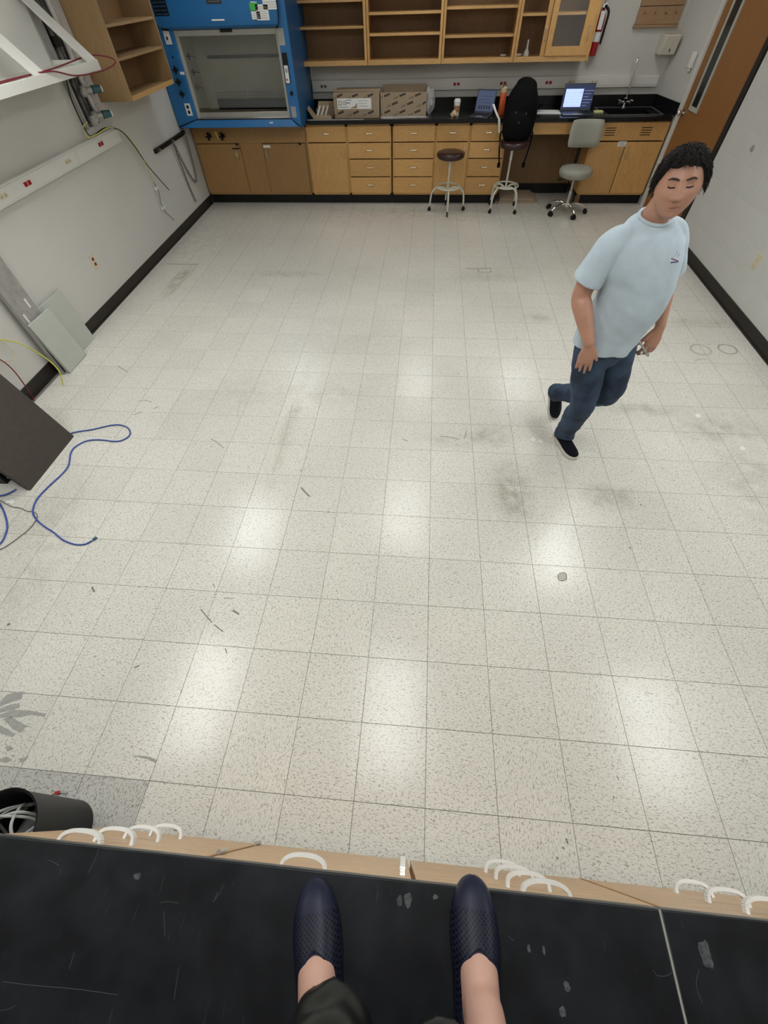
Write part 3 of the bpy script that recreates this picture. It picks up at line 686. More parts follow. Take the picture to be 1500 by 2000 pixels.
sticker(515, -12, 538, 19, 'paper', lines=5); sticker(414, 37, 438, 41, 'paper', label='narrow white label strip')
sticker(489, 3, 501, 5, 'paper')
# sash frame with its glass
sf = part('sash', MB().box(OX0-.005, OX0+.035, HF+.03, HF+.06, OZ0, OZ1).box(OX1-.035, OX1+.005, HF+.03, HF+.06, OZ0, OZ1)
     .box(OX0+.035, OX1-.035, HF+.03, HF+.06, OZ1-.045, OZ1), M['sash'], t, bevel=.003)
part('pane', MB().box(OX0+.035, OX1-.035, HF+.043, HF+.047, 1.10, OZ1-.045), M['glass'], sf)
part('lower_rail', MB().box(OX0+.0, OX1-.0, HF+.005, HF+.07, OZ0+.0, OZ0+.02).box(OX0+.035, OX1-.035, HF+.035, HF+.055, OZ0+.05, OZ0+.10) if False else MB().box(OX0, OX1, HF+.005, HF+.16, OZ0-.01, OZ0+.012), M['steel'], t, bevel=.002)
part('sill_plate', MB().box(OX0+.035, OX1-.035, HF+.035, HF+.05, OZ0+.008, OZ0+.062), M['steel'], t, bevel=.002)
part('sash_handle', MB().box(-2.60, -2.46, HF+.005, HF+.03, OZ1-.02, OZ1+.005), M['black'], sf, bevel=.003)
# interior
part('liner', MB().box(OX0-.20, OX1+.10, 7.83, 7.85, .93, 2.5)
     .slab([(OX0-.02, HF+.07, .93), (OX0-.02, HF+.07, 2.5), (OX0-.14, 7.83, 2.5), (OX0-.14, 7.83, .93)], (-.01,0,0))
     .slab([(OX1+.02, HF+.07, .93), (OX1+.02, HF+.07, 2.5), (OX1+.04, 7.83, 2.5), (OX1+.04, 7.83, .93)], (.01,0,0))
     .box(OX0-.14, OX1+.04, HF+.06, 7.83, 2.48, 2.5), M['hood_in'], t)
part('work_surface', MB().box(OX0-.14, OX1+.03, HF+.06, 7.83, .93, .97), M['hood_in'], t)
part('baffle_slot', MB().box(OX0+.02, OX1-.0, 7.815, 7.832, 1.455, 1.485).box(OX0+.02, OX1-.0, 7.80, 7.832, .975, 1.075), M['black'], t)
lat = MB()
for z in (1.10, 1.125, 1.155): lat.cyl((OX0+.03, 7.78, z), (OX1-.0, 7.78, z), .005, n=8)
for xx in (-2.68, -2.02): lat.cyl((xx, 7.775, 1.08), (xx, 7.775, 1.185), .007, n=8)
part('rod_lattice', lat, M['greymetal'], t)
for k, z in enumerate((1.52, 1.385, 1.25)):
    n_ = part('gas_nozzle', MB().cyl((OX0-.055, 7.35, z), (OX0+.005, 7.35, z), .012, .006, 10).cyl((OX0+.005, 7.35, z), (OX0+.06, 7.35, z-.012), .006, .003, 8).cyl((OX0-.03, 7.35, z-.03), (OX0-.03, 7.35, z+.03), .010, .010, 10), M['black' if k < 2 else 'redcable'], t)
# post controls
for (u, v) in ((344,136),(350,160),(357,183)):
    p = at(u, v, 'y', HF-.01)
    k_ = part('service_knob', MB().cyl((p.x, HF, p.z), (p.x, HF-.03, p.z), .012).cyl((p.x, HF-.03, p.z), (p.x, HF-.05, p.z), .024, .022, 12)
         .box(p.x-.034, p.x+.034, HF-.048, HF-.034, p.z-.007, p.z+.007).box(p.x-.007, p.x+.007, HF-.048, HF-.034, p.z-.034, p.z+.034), M['black'], t)
part('small_button', MB().cyl((at(338,112,'y',HF).x, HF, at(338,112,'y',HF).z), (at(338,112,'y',HF).x, HF-.01, at(338,112,'y',HF).z), .009), M['black'], t)
def plate(u0, v0, u1, v1, m_, dots, label=None):
    a = at((u0+u1)/2, (v0+v1)/2, 'y', HF-.005); lo = at((u0+u1)/2, v1, 'y', HF-.005).z; hi = at((u0+u1)/2, v0, 'y', HF-.005).z
    w_ = .036
    o = part('wall_plate', MB().box(a.x-w_, a.x+w_, HF-.006, HF+.001, lo, hi), M[m_], t, bevel=.001, label=label)
    for dz in dots: part('socket', MB().cyl((a.x, HF-.006, (lo+hi)/2+dz), (a.x, HF-.0085, (lo+hi)/2+dz), .017, n=14), M['black'], o)
plate(321,60,333,87,'white',(), 'white switch plate'); plate(362,202,374,226,'white',(-.024,.024))
part('toggle', MB().box(at(327,74,'y',HF).x-.006, at(327,74,'y',HF).x+.006, HF-.016, HF-.005, at(327,74,'y',HF).z-.015, at(327,74,'y',HF).z+.01), M['black'], t)
part('label_tag', MB().box(at(352,139,'y',HF).x-.01, at(352,139,'y',HF).x+.045, HF-.002, HF+.001, 1.40, 1.425), M['paper'], t)
pr = at(552,122,'y',HF-.005)
dp = part('airflow_monitor', MB().box(-1.915, -1.855, HF-.012, HF+.002, 1.31, 1.56), M['black'], t, bevel=.002)
part('display', MB().box(-1.908, -1.862, HF-.0145, HF-.012, 1.315, 1.46), M['paper'], dp)
part('indicator', MB().box(-1.900, -1.885, HF-.0155, HF-.0145, 1.335, 1.352), M['red'], dp); part('button', MB().box(-1.898, -1.872, HF-.0155, HF-.0145, 1.40, 1.435), M['greymetal'], dp)
part('grey_plate', MB().box(-1.925, -1.855, HF-.003, HF+.001, 1.615, 1.745), M['greymetal'], t)
part('light_switch', MB().cyl((-1.862, HF, 1.225), (-1.862, HF-.02, 1.225), .02).ball((-1.862, HF-.022, 1.225), .011, 8), M['black'], t)
part('outlet_plate', MB().box(-1.90, -1.84, HF-.004, HF+.001, 1.01, 1.11), M['greymetal'], t)
# power lead looping over the corner of the sill
part('sill_mark', MB().box(-2.20, -2.155, HF-.034, HF-.030, .962, .975), M['paper'], t)

# hood base cabinet
t = thing('hood_base_cabinet', 'brown oak base cabinet with two doors under the blue fume hood', 'cabinet', (-2.65, FY, .115))
x0, x1 = -3.44, -1.835
part('body', carcass(MB(), x0, x1, z1=.90).box(x0+.018, x1-.018, FY, FY+.02, .70, .88), M['oak_dark'], t)
part('fascia', MB().box(x0+.01, x1-.01, FY-.012, FY+.001, .705, .90).box(-2.79, -2.47, FY-.012, FY+.001, .135, .705), M['oak_dark'], t, bevel=.002)
d1 = cdoor(t, x0+.02, -2.792, .135, .700, -2.845, .585, 'oak_dark'); d2 = cdoor(t, -2.468, x1-.02, .135, .700, -2.42, .585, 'oak_dark')
for xx, zz in ((-2.83,.693),(-1.93,.693)): part('hinge', MB().box(xx-.018, xx+.018, FY-.024, FY-.010, zz-.012, zz+.012), M['black'], t, bevel=.003)
part('label_strip', MB().box(-2.91, -2.80, FY-.0195, FY-.018, .642, .658), M['black'], d1, label='black label strip')
part('label_strip', MB().box(-2.455, -2.355, FY-.0195, FY-.018, .655, .684), M['paper'], d2, label='white label strip')
for xx in (-3.19, -3.00):
    kb = part('service_valve', MB().cyl((xx, FY-.012, .79), (xx, FY-.05, .79), .022, .022, 14).cyl((xx, FY-.05, .80), (xx, FY-.075, .82), .018, .014, 12).cyl((xx, FY-.05, .78), (xx, FY-.075, .75), .018, .014, 12), M['black'], t)
    part('lever', MB().cyl((xx-.045, FY-.06, .78), (xx+.045, FY-.06, .785), .008, n=8), M['black'], kb)
part('yellow_tag', MB().slab([(-3.105, FY-.02, .83), (-3.075, FY-.02, .83), (-3.06, FY-.025, .75), (-3.08, FY-.025, .75)], (0,-.002,0)), M['yellow'], t)
part('key_tag', MB().slab([(-2.88, FY-.03, .60), (-2.86, FY-.03, .605), (-2.845, FY-.035, .56), (-2.86, FY-.035, .555)], (0,-.002,0)), M['yellow'], d1)

# ------------------------------------------------------------ things on the counter
def bird_marks(c, ux, uz, w_, h, nrm, seed, skip=None):   # dark printed emblem and bar, repeated
    rnd = random.Random(seed); out_ = []
    ux, uz, nrm = Vector(ux), Vector(uz), Vector(nrm)
    def P(a, b_): return Vector(c) + ux*a + uz*b_ + nrm*.0004
    rows, cols = 3, 3
    for r in range(rows):
        for k in range(cols):
            mb = MB()
            a = w_*(k+.12)/cols + (w_/cols*.5 if r % 2 else 0) - .02; b_ = h*(r+.3)/rows
            if skip and skip[0] < a+.04 < skip[1] and skip[2] < b_+.02 < skip[3]: continue
            def Q(x, y):
                ca, sa = math.cos(.30), math.sin(.30)
                return (min(max(a + x*ca - y*sa, .004), w_-.004), min(max(b_ + x*sa + y*ca, .004), h-.004))
            mb.slab([P(*Q(.05,-.004)), P(*Q(.13,-.004)), P(*Q(.13,.018)), P(*Q(.05,.018))], nrm*.0004)
            mb.slab([P(*Q(0,.02)), P(*Q(.018,-.006)), P(*Q(.034,.024)), P(*Q(.018,.008))], nrm*.0004)
            mb.slab([P(*Q(-.03,.004)), P(*Q(.0,.004)), P(*Q(.0,.010)), P(*Q(-.03,.010))], nrm*.0004)
            out_.append(mb)
    return out_
bx0, bx1, by0, by1, bz0, bz1 = -1.42, -.815, 7.40, 7.80, .93, 1.17
t = thing('cardboard_box', 'closed brown cardboard box with a white printed label', 'box', ((bx0+bx1)/2, by0, bz0), 0, 'cardboard boxes on the counter')
part('carton', MB().box(bx0, bx1, by0, by1, bz0, bz1), M['card'], t, bevel=.003)
part('tape', MB().box(bx0, bx1, (by0+by1)/2-.03, (by0+by1)/2+.03, bz1, bz1+.0008), M['tan'], t)
for e_ in bird_marks((bx0, by0, bz0), X, Z, bx1-bx0, bz1-bz0, -Y, 1, (.03,.56,.075,.19)): part('printed_emblem', e_, M['ink'], t)
lb = part('shipping_label', MB().box(bx0+.05, bx0+.50, by0-.0012, by0-.0004, bz0+.09, bz0+.19), M['paper'], t)
part('label_blank', MB().slab([(bx0+.21, by0-.0013, bz0+.095), (bx0+.31, by0-.0013, bz0+.095), (bx0+.31, by0-.0013, bz0+.15), (bx0+.285, by0-.0013, bz0+.12)], (0,-.0004,0)), M['card'], lb)
def text_mesh(s, size, pos, rx, m_, parent, name='lettering', ry=0, rz=0):
    cu = bpy.data.curves.new(name, 'FONT'); cu.body = s; cu.size = size; cu.extrude = .0004
    o = bpy.data.objects.new(name, cu); C.objects.link(o)
    dg = bpy.context.evaluated_depsgraph_get(); me = bpy.data.meshes.new_from_object(o.evaluated_get(dg))
    bpy.data.objects.remove(o)
    me.materials.clear()
    me.transform(Matrix.Translation(Vector(pos) - (root_of(parent).location if parent else V(0,0,0))) @ Matrix.Rotation(rz,4,'Z') @ Matrix.Rotation(rx,4,'X'))
    return part(name, me, M[m_], parent)
text_mesh('2210', .058, (bx0+.056, by0-.0014, bz0+.128), PI/2, 'ink', lb)
part('fine_print', MB().box(bx0+.06, bx0+.19, by0-.0018, by0-.0012, bz0+.108, bz0+.112).box(bx0+.165, bx0+.24, by0-.0018, by0-.0012, bz0+.172, bz0+.177)
     .box(bx0+.165, bx0+.22, by0-.0018, by0-.0012, bz0+.145, bz0+.152).box(bx0+.33, bx0+.46, by0-.0018, by0-.0012, bz0+.165, bz0+.168).box(bx0+.33, bx0+.44, by0-.0018, by0-.0012, bz0+.14, bz0+.143)
     .box(bx0+.33, bx0+.45, by0-.0018, by0-.0012, bz0+.115, bz0+.118), M['ink'], lb)
bx0, bx1, by0, by1, bz0, bz1 = -.80, -.20, 7.42, 7.80, .93, 1.165
t = thing('cardboard_box', 'open empty cardboard box with printed emblems, right of the labelled box', 'box', ((bx0+bx1)/2, by0, bz0), 0, 'cardboard boxes on the counter')
w_ = .006
part('carton', MB().box(bx0, bx1, by0, by0+w_, bz0, bz1).box(bx0, bx1, by1-w_, by1, bz0, bz1+.03).box(bx0, bx0+w_, by0+w_, by1-w_, bz0, bz1).box(bx1-w_, bx1, by0+w_, by1-w_, bz0, bz1).box(bx0+w_, bx1-w_, by0+w_, by1-w_, bz0, bz0+w_), M['card'], t, bevel=.001)
for e_ in bird_marks((bx0, by0, bz0), X, Z, bx1-bx0, bz1-bz0, -Y, 2): part('printed_emblem', e_, M['ink'], t)
# crumpled clear plastic
def crumple(c, sx_, sy_, sz_, seed, amp=.25, n=18):
    mb = MB().ball(c, 1, n, (sx_, sy_, sz_)); rnd = Vector((seed*3.1, seed*1.7, 0)); c = Vector(c)
    out = []
    for p in mb.v:
        d = p - c; q = noise.noise(Vector((d.x/sx_*1.6, d.y/sy_*1.6, d.z/sz_*1.6)) + rnd)
        out.append(c + d*(1 + amp*2*q))
    mb.v = out; return mb
single('plastic_wrap', crumple((-.155, 7.58, 1.055), .06, .10, .115, 3, .35, 22), M['plastic_wrap'], 'crumpled clear plastic wrap hanging off the right end of the open box', 'plastic wrap', ang=20)
single('plastic_sheet', crumple((-.48, 7.37, .940), .31, .05, .009, 5, .3, 26), M['plastic_wrap'], 'flat clear plastic sheet lying along the front of the open box', 'plastic wrap', ang=20)
# small torn carton with pipettes, left end of the counter
t = thing('torn_carton', 'small torn cardboard tray beside the blue hood', 'box', (-1.60, 7.40, .93))
part('tray', MB().box(-1.70, -1.46, 7.34, 7.60, .93, .936).box(-1.70, -1.46, 7.34, 7.346, .93, .972).box(-1.70, -1.46, 7.594, 7.60, .93, 1.0), M['cardlight'], t)
part('flap', MB().slab([(-1.70, 7.35, .935), (-1.70, 7.56, .935), (-1.80, 7.58, 1.03), (-1.79, 7.42, 1.02)], (.004,0,.004)).slab([(-1.68,7.595,1.0),(-1.46,7.595,1.0),(-1.46,7.66,1.06),(-1.67,7.66,1.06)], (0,-.004,.004)), M['cardlight'], t)
for k in range(3):
    single('glass_tube', MB().cyl((-1.66+k*.055, 7.42, .945+.01), (-1.63+k*.055, 7.52, 1.035), .011, .011, 10), M['white'], ['left', 'middle', 'right'][k] + ' white tube lying in the torn cardboard tray', 'tube', 'tubes in the torn tray', bevel=.002)
single('grey_strip', MB().box(-1.78, -1.02, 7.30, 7.325, .93, .938), M['greymetal'], 'thin grey metal strip lying along the counter edge below the labelled box', 'metal strip')
# coffee cup
t = thing('coffee_cup', 'paper coffee cup with white lid and brown sleeve', 'cup', (.205, 7.50, .93))
part('cup_body', MB().lathe([(.030,0),(.041,.13)], (.205,7.50,.93), 24), M['cupwhite'], t)
part('cup_sleeve', MB().lathe([(.0345,.035),(.0400,.098),(.0420,.098),(.0365,.035)], (.205,7.50,.93), 24, close=False), M['sleeve'], t)
part('lid', MB().lathe([(.044,.128),(.044,.140),(.038,.144),(.037,.158),(.0,.158)], (.205,7.50,.93), 24), M['cupwhite'], t)
single('crumpled_napkin', crumple((.17, 7.44, .955), .035, .03, .027, 9, .4, 14), M['tan'], 'small crumpled tan wrapper leaning at the coffee cup', 'wrapper', ang=20)
# laptops
def laptop(label, hinge, yaw, open_deg, w_, d_, screen, glow):
    t = thing('laptop', label, 'laptop', hinge, yaw)
    b_ = part('keyboard_base', MB().box(-w_/2, w_/2, -d_, 0, 0, .014), M['laptop'], t, bevel=.003, local=True)
    part('keys', MB().box(-w_/2+.02, w_/2-.02, -d_*.62, -.02, .014, .016), M['black'], b_, local=True)
    part('touchpad', MB().box(-w_*.16, w_*.16, -d_+.012, -d_*.68, .014, .0145), M['greymetal'], b_, local=True)
    a = R(open_deg)  # 90 upright
    Mx = Matrix.Translation((0, .0, .014)) @ Matrix.Rotation(PI/2 - a, 4, 'X')
    lid = MB().box(-w_/2, w_/2, 0, .007, 0, d_).xf(Mx)
    lo = part('screen_lid', lid, M['laptop'], t, bevel=.002, local=True)
    part('display', MB().box(-w_/2+.012, w_/2-.012, -.0012, 0, .02, d_-.015).xf(Mx), screen, lo, local=True)
    return t, lo, Mx
scr_dark = emit('dim_screen', (.022,.032,.065), 1.0)
scr_dark2 = emit('dark_screen', (.012,.018,.05), .9)
t, lo, Mx = laptop('dark thin laptop half open, left of the orange bottle', (.56, 7.53, .93), R(-20), 112, .25, .23, scr_dark, 1)
mb = MB()
for k in range(5):
    mb.box(-.08+k*.034, -.06+k*.034, -.0018, -.0012, .04, .075)
mb.box(-.085, .085, -.0018, -.0012, .10, .103).box(-.085, .06, -.0018, -.0012, .13, .133).box(-.06, .085, -.0018, -.0012, .16, .163)
part('screen_lines', mb.xf(Mx), mat('screen_dark_shape', (.01,.01,.02), .5), lo, local=True)
t, lo, Mx = laptop('open laptop with a bright white document on its screen', (1.765, 7.62, .93), R(-1), 98, .385, .25, scr_dark2, 1)
part('document', MB().box(-.165, .055, -.0020, -.0012, .035, .20).xf(Mx), emit('bright_document', (.42,.53,1.0), .80), lo, local=True)
tx = emit('document_text', (.35,.42,.75), .75)
mb = MB()
for k in range(5):
    for c_ in range(3):
        mb.box(-.15+c_*.07, -.15+c_*.07+.025+.02*((k+c_) % 2), -.0026, -.0020, .05+k*.028, .053+k*.028)
mb.box(.02, .045, -.0026, -.0020, .155, .185)
part('document_text', mb.xf(Mx), tx, lo, local=True)
mb = MB()
for k in range(6): mb.box(.07, .13+.03*(k % 3), -.0020, -.0012, .045+k*.027, .050+k*.027)
part('side_text', mb.xf(Mx), emit('side_text', (.16,.2,.35), .7), lo, local=True)
# papers, notepad
single('paper_sheets', MB().slab([(1.27,7.53,.93),(1.60,7.50,.93),(1.58,7.74,.93),(1.34,7.76,.93),(1.24,7.66,.93)], (0,0,.006)), M['paper'], 'white papers lying left of the bright laptop', 'paper')
single('sticky_note_pad', MB().box(2.01, 2.12, 7.55, 7.63, .93, .945), M['postit'], 'pale yellow sticky note pad right of the bright laptop', 'note pad', bevel=.001)
# orange bottle
t = thing('water_bottle', 'tall orange bottle with tan cap standing beside the backpack', 'bottle', (.79, 7.52, .93))
part('bottle_body', MB().lathe([(.036,0),(.040,.006),(.040,.205),(.036,.212)], (.79,7.52,.93)), M['orange'], t)
part('cap', MB().lathe([(.037,.21),(.038,.245),(.034,.262),(.022,.272),(.0,.275)], (.79,7.52,.93)), M['tan'], t)
part('loop', MB().tube(cr([(.765,7.505,1.165),(.77,7.49,1.20),(.79,7.49,1.213),(.812,7.50,1.195)],4), .006, 8), M['ink'], t)
# white strip hanging over the counter edge
st = [at(962,208,'z',.96)]
mb = MB(); pa = [V(.67,7.46,1.04), V(.70,7.40,.99), V(.735,7.31,.945), V(.75,7.275,.93), V(.765,7.262,.86), V(.775,7.255,.80)]
for i in range(len(pa)-1):
    mb.slab([pa[i]-X*.014, pa[i]+X*.014, pa[i+1]+X*.014, pa[i+1]-X*.014], (0,-.0015,.001))
single('white_strap', mb, M['white'], 'narrow white strip hanging over the counter edge left of the backpack', 'strip')

# ------------------------------------------------------------ right back wall items
t = thing('fire_extinguisher', 'small red fire extinguisher with a white tag, hung on the wall by the glass cabinet', 'fire extinguisher', (1.87, 7.90, 1.38))
part('cylinder', MB().lathe([(.0,0),(.040,.004),(.044,.02),(.044,.30),(.035,.345),(.014,.365),(.014,.385)], (1.87,7.90,1.40)), M['red'], t)
part('label_band', MB().lathe([(.0448,.12),(.0448,.20)], (1.87,7.90,1.40), close=False), M['paper'], t)
part('valve_head', MB().box(1.845,1.895,7.88,7.93,1.785,1.815).cyl((1.87,7.90,1.815),(1.87,7.90,1.85),.01).box(1.855,1.885,7.82,7.90,1.815,1.824), M['chrome'], t, bevel=.002)
part('hose', MB().tube(cr([(1.88,7.87,1.80),(1.925,7.85,1.75),(1.925,7.85,1.62),(1.92,7.85,1.50)],5), .013, 10), M['black'], t)
part('inspection_tag', MB().slab([(1.835,7.845,1.765),(1.885,7.845,1.765),(1.885,7.84,1.62),(1.835,7.84,1.62)], (0,-.002,0)), M['paper'], t, label='white inspection tag')
part('wall_hook', MB().cyl((1.89,7.965,1.86),(1.89,7.93,1.86),.008).cyl((1.89,7.93,1.84),(1.89,7.93,1.87),.006), M['chrome'], t)
# wooden rack board
t = thing('drying_board', 'brown wooden drying board on the back wall above the faucet', 'board', (2.56, 7.95, 1.68))
for k in range(3):
    z = 1.64 + k*.145
    part('plank', MB().box(2.30, 2.80, 7.935, 7.962, z+.003, z+.142), M['pegwood'], t, bevel=.002)
part('frame_rail', MB().box(2.29, 2.81, 7.928, 7.966, 1.620, 1.641), M['pegwood'], t, bevel=.002)
for k in range(4):
    part('peg', MB().cyl((2.37+k*.12, 7.935, 1.73), (2.37+k*.12, 7.905, 1.745), .007, n=8), M['pegwood'], t)
# towel dispenser
t = thing('towel_dispenser', 'ivory paper towel dispenser on the back wall in the corner', 'dispenser', (2.72, 7.85, 1.36))
part('housing', MB().hexa([(2.66,7.82,1.40),(2.85,7.82,1.40),(2.85,7.966,1.40),(2.66,7.966,1.40),(2.67,7.78,1.57),(2.85,7.78,1.57),(2.85,7.966,1.57),(2.67,7.966,1.57)]), M['dispenser'], t, bevel=.012, seg=3)
part('lock', MB().box(2.765,2.775,7.805,7.82,1.43,1.455), M['black'], t)
part('ridge', MB().bar((2.76,7.808,1.45),(2.77,7.782,1.565),.004,.004), M['dispenser'], t)
t = thing('soap_dispenser', 'small white soap dispenser on the right wall near the door', 'dispenser', (2.90, 7.42, 1.3))
part('housing', MB().box(2.905,2.95,7.38,7.45,1.33,1.46), M['white'], t, bevel=.008)
part('nozzle', MB().box(2.915,2.94,7.395,7.435,1.305,1.335), M['white'], t, bevel=.004)
# items on right block wall
p = at(1468,290,'x',xr(5.3)-.01)
t = thing('wall_hook', 'small grey oval knob fixed to the right block wall', 'hook', (xr(p.y), p.y, p.z))
part('disc', MB().cyl((xr(p.y)+.003,p.y,p.z),(xr(p.y)-.006,p.y,p.z),.026,.024,20), M['greymetal'], t)
part('stem', MB().cyl((xr(p.y)-.006,p.y,p.z),(xr(p.y)-.022,p.y,p.z),.009,.007), M['greymetal'], t)
p = at(1478,511,'x',xr(4.35)-.004)
t = thing('wall_outlet', 'beige outlet on the right block wall above the baseboard', 'outlet', (xr(p.y), p.y, p.z))
part('plate', MB().box(xr(p.y)-.005, xr(p.y)+.003, p.y-.035, p.y+.035, p.z-.057, p.z+.057), M['beige'], t, bevel=.001)
part('receptacle', MB().box(xr(p.y)-.008, xr(p.y)-.005, p.y-.016, p.y+.016, p.z+.008, p.z+.036).box(xr(p.y)-.008, xr(p.y)-.005, p.y-.016, p.y+.016, p.z-.036, p.z-.008), M['beige'], t, bevel=.002)

# ------------------------------------------------------------ left wall items
def onleft(u, v, off=0.0):
    p = at(u, v, 'x', -3.42+off)
    return at(u, v, 'x', xl(p.y)+off)
# raceway
t = thing('wall_raceway', 'white raceway with red and beige outlets on the left wall', 'raceway', (-3.42, 4.3, 1.09))
ya, yb = 3.0, 5.46; dpt = .045
za, zb = 1.085, 1.205
part('channel', MB().hexa([(xl(ya), ya, za), (xl(ya)+dpt, ya, za), (xl(yb)+dpt, yb, za), (xl(yb), yb, za), (xl(ya), ya, zb), (xl(ya)+dpt, ya, zb), (xl(yb)+dpt, yb, zb), (xl(yb), yb, zb)]), M['raceway'], t, bevel=.003)
part('cover', MB().hexa([(xl(ya)+dpt, ya, za+.015), (xl(ya)+dpt+.004, ya, za+.015), (xl(4.6)+dpt+.004, 4.6, za+.015), (xl(4.6)+dpt, 4.6, za+.015), (xl(ya)+dpt, ya, zb-.015), (xl(ya)+dpt+.004, ya, zb-.015), (xl(4.6)+dpt+.004, 4.6, zb-.015), (xl(4.6)+dpt, 4.6, zb-.015)]), M['raceway'], t, bevel=.001)
part('cover', MB().hexa([(xl(4.61)+dpt, 4.61, za+.015), (xl(4.61)+dpt+.004, 4.61, za+.015), (xl(5.44)+dpt+.004, 5.44, za+.015), (xl(5.44)+dpt, 5.44, za+.015), (xl(4.61)+dpt, 4.61, zb-.015), (xl(4.61)+dpt+.004, 4.61, zb-.015), (xl(5.44)+dpt+.004, 5.44, zb-.015), (xl(5.44)+dpt, 5.44, zb-.015)]), M['raceway'], t, bevel=.001)
for (u, v, m_) in ((196,275,'red'),(130,308,'beige'),(51,355,'red'),(4,381,'beige')):
    p = at(u, v, 'x', -3.37); outlet(t, (xl(p.y)+dpt+.005, p.y, 1.146), Y, X, m_)
# wall outlet
p = onleft(183, 511)
t = thing('wall_outlet', 'beige outlet with two reddish sockets low on the left wall', 'outlet', (p.x, p.y, p.z))
part('plate', MB().box(p.x-.002, p.x+.005, p.y-.037, p.y+.037, p.z-.06, p.z+.06), M['beige'], t, bevel=.001)
for s in (-1, 1): part('receptacle', MB().box(p.x+.005, p.x+.008, p.y-.015, p.y+.015, p.z+s*.022-.013, p.z+s*.022+.013), M['redcable'], t, bevel=.002)
# chain bracket
pa_, pb_ = onleft(303, 294, .02), onleft(358, 258, .02)
t = thing('cylinder_bracket', 'black gas cylinder rail with chains on the left wall beside the blue hood', 'bracket', (pa_.x, pa_.y, .86))
part('rail', MB().hexa([(xl(6.13)-.0, 6.13, .845), (xl(6.13)+.03, 6.13, .845), (xl(7.1)+.03, 7.1, .845), (xl(7.1), 7.1, .845), (xl(6.13), 6.13, .885), (xl(6.13)+.03, 6.13, .885), (xl(7.1)+.03, 7.1, .885), (xl(7.1), 7.1, .885)]), M['black'], t, bevel=.002)
for yy in (6.2, 6.62, 7.05):
    part('eye_bolt', MB().tube([(xl(yy)+.045+.014*math.cos(a), yy, .862+.014*math.sin(a)) for a in [2*PI*k/12 for k in range(12)]], .004, 6, closed=True).cyl((xl(yy)+.025,yy,.862),(xl(yy)+.035,yy,.862),.005), M['chrome'], t)
def chain(pts):
    P = cr(pts, 30); L_ = [0]
    for i in range(1, len(P)): L_.append(L_[-1] + (P[i]-P[i-1]).length)
    mb = MB(); step = .034; s_ = 0; k = 0
    while s_ < L_[-1]-step:
        def pt(q):
            for i in range(1, len(L_)):
                if L_[i] >= q: f = (q-L_[i-1])/(L_[i]-L_[i-1]+1e-9); return P[i-1].lerp(P[i], f)
            return P[-1]
        a, b_ = pt(s_), pt(s_+step*1.25); d = (b_-a).normalized(); u = d.orthogonal().normalized(); v_ = d.cross(u); side = u if k % 2 else v_
        c = (a+b_)/2
        mb.tube([c + d*(.020*math.cos(q)) + side*(.011*math.sin(q)) for q in [2*PI*j/8 for j in range(8)]], .0048, 4, closed=True)
        s_ += step; k += 1
    return mb
dsteel = mat('tarnished_steel', (.22,.22,.21), .4, .8)
part('chain', chain([(xl(6.62)+.045,6.62,.85), (xl(6.72)+.03,6.74,.62), (xl(6.8)+.02,6.86,.45), (xl(6.9)+.02,6.95,.36), (xl(7.0)+.02,7.03,.42), (xl(7.0)+.03,7.05,.62), (xl(7.05)+.045,7.05,.85)]), dsteel, t)
part('chain', chain([(xl(6.62)+.045,6.62,.85), (xl(6.66)+.03,6.66,.60), (xl(6.72)+.02,6.72,.35), (xl(6.78)+.02,6.78,.16)]), dsteel, t)
# open brown wall cabinet
cy0, cy1 = 5.44, 6.51; cxi, cxo = xl(5.4)+.002, -3.10
t = thing('open_wall_cabinet', 'open brown two-shelf cabinet hung on the left wall', 'cabinet', (cxi, cy0, 1.385))
z0, z1 = 1.385, 2.3
part('side_panel', MB().box(cxi, cxo, cy0, cy0+.02, z0, z1), M['ply'], t, bevel=.0015)
part('side_panel', MB().box(cxi, cxo, cy1-.02, cy1, z0, z1), M['ply'], t, bevel=.0015)
part('bottom_board', MB().box(cxi, cxo, cy0+.02, cy1-.02, z0, z0+.02), M['ply'], t)
part('face_rail', MB().box(cxo-.018, cxo+.002, cy0+.02, cy1-.02, z0, z0+.035), M['oak_edge'], t, bevel=.001)
part('top_board', MB().box(cxi, cxo, cy0+.02, cy1-.02, z1-.02, z1), M['ply'], t)
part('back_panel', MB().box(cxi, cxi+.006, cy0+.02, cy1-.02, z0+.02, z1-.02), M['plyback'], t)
for z in (1.66, 1.865): part('shelf', MB().box(cxi+.006, cxo-.01, cy0+.02, cy1-.02, z-.01, z+.01), M['ply'], t, bevel=.001)
# service chase with pipes and valves
t = thing('gas_service_panel', 'grey gas service panel with pipes and valves on the left wall', 'service panel', (xl(5.2), 5.2, 1.26))
X0 = xl(5.2)
part('back_plate', MB().box(X0-.002, X0+.012, 4.98, 5.40, 1.265, 2.3), M['plaster'], t, bevel=.002)
part('side_channel', MB().box(X0, X0+.05, 4.965, 4.99, 1.265, 2.3), M['greymetal'], t)
part('light_strip', MB().box(X0+.012, X0+.02, 5.24, 5.40, 1.265, 2.3), M['pvc'], t)
for k, (yy, r_) in enumerate(((5.05,.018),(5.10,.012),(5.20,.022))):
    part('pipe', MB().tube(cr([(X0+.04, yy, 2.3), (X0+.04, yy+.01, 1.8), (X0+.045, yy-.005, 1.5), (X0+.04, yy+.02, 1.30)], 5), r_, 10), M['plaster' if k != 2 else 'pvc'], t)
for z in (1.35, 1.52, 1.70):
    f = part('flange', MB().cyl((X0+.02, 5.30, z), (X0+.035, 5.30, z), .045, .045, 18).cyl((X0+.035, 5.30, z), (X0+.045, 5.30, z), .025), M['pvc'], t)
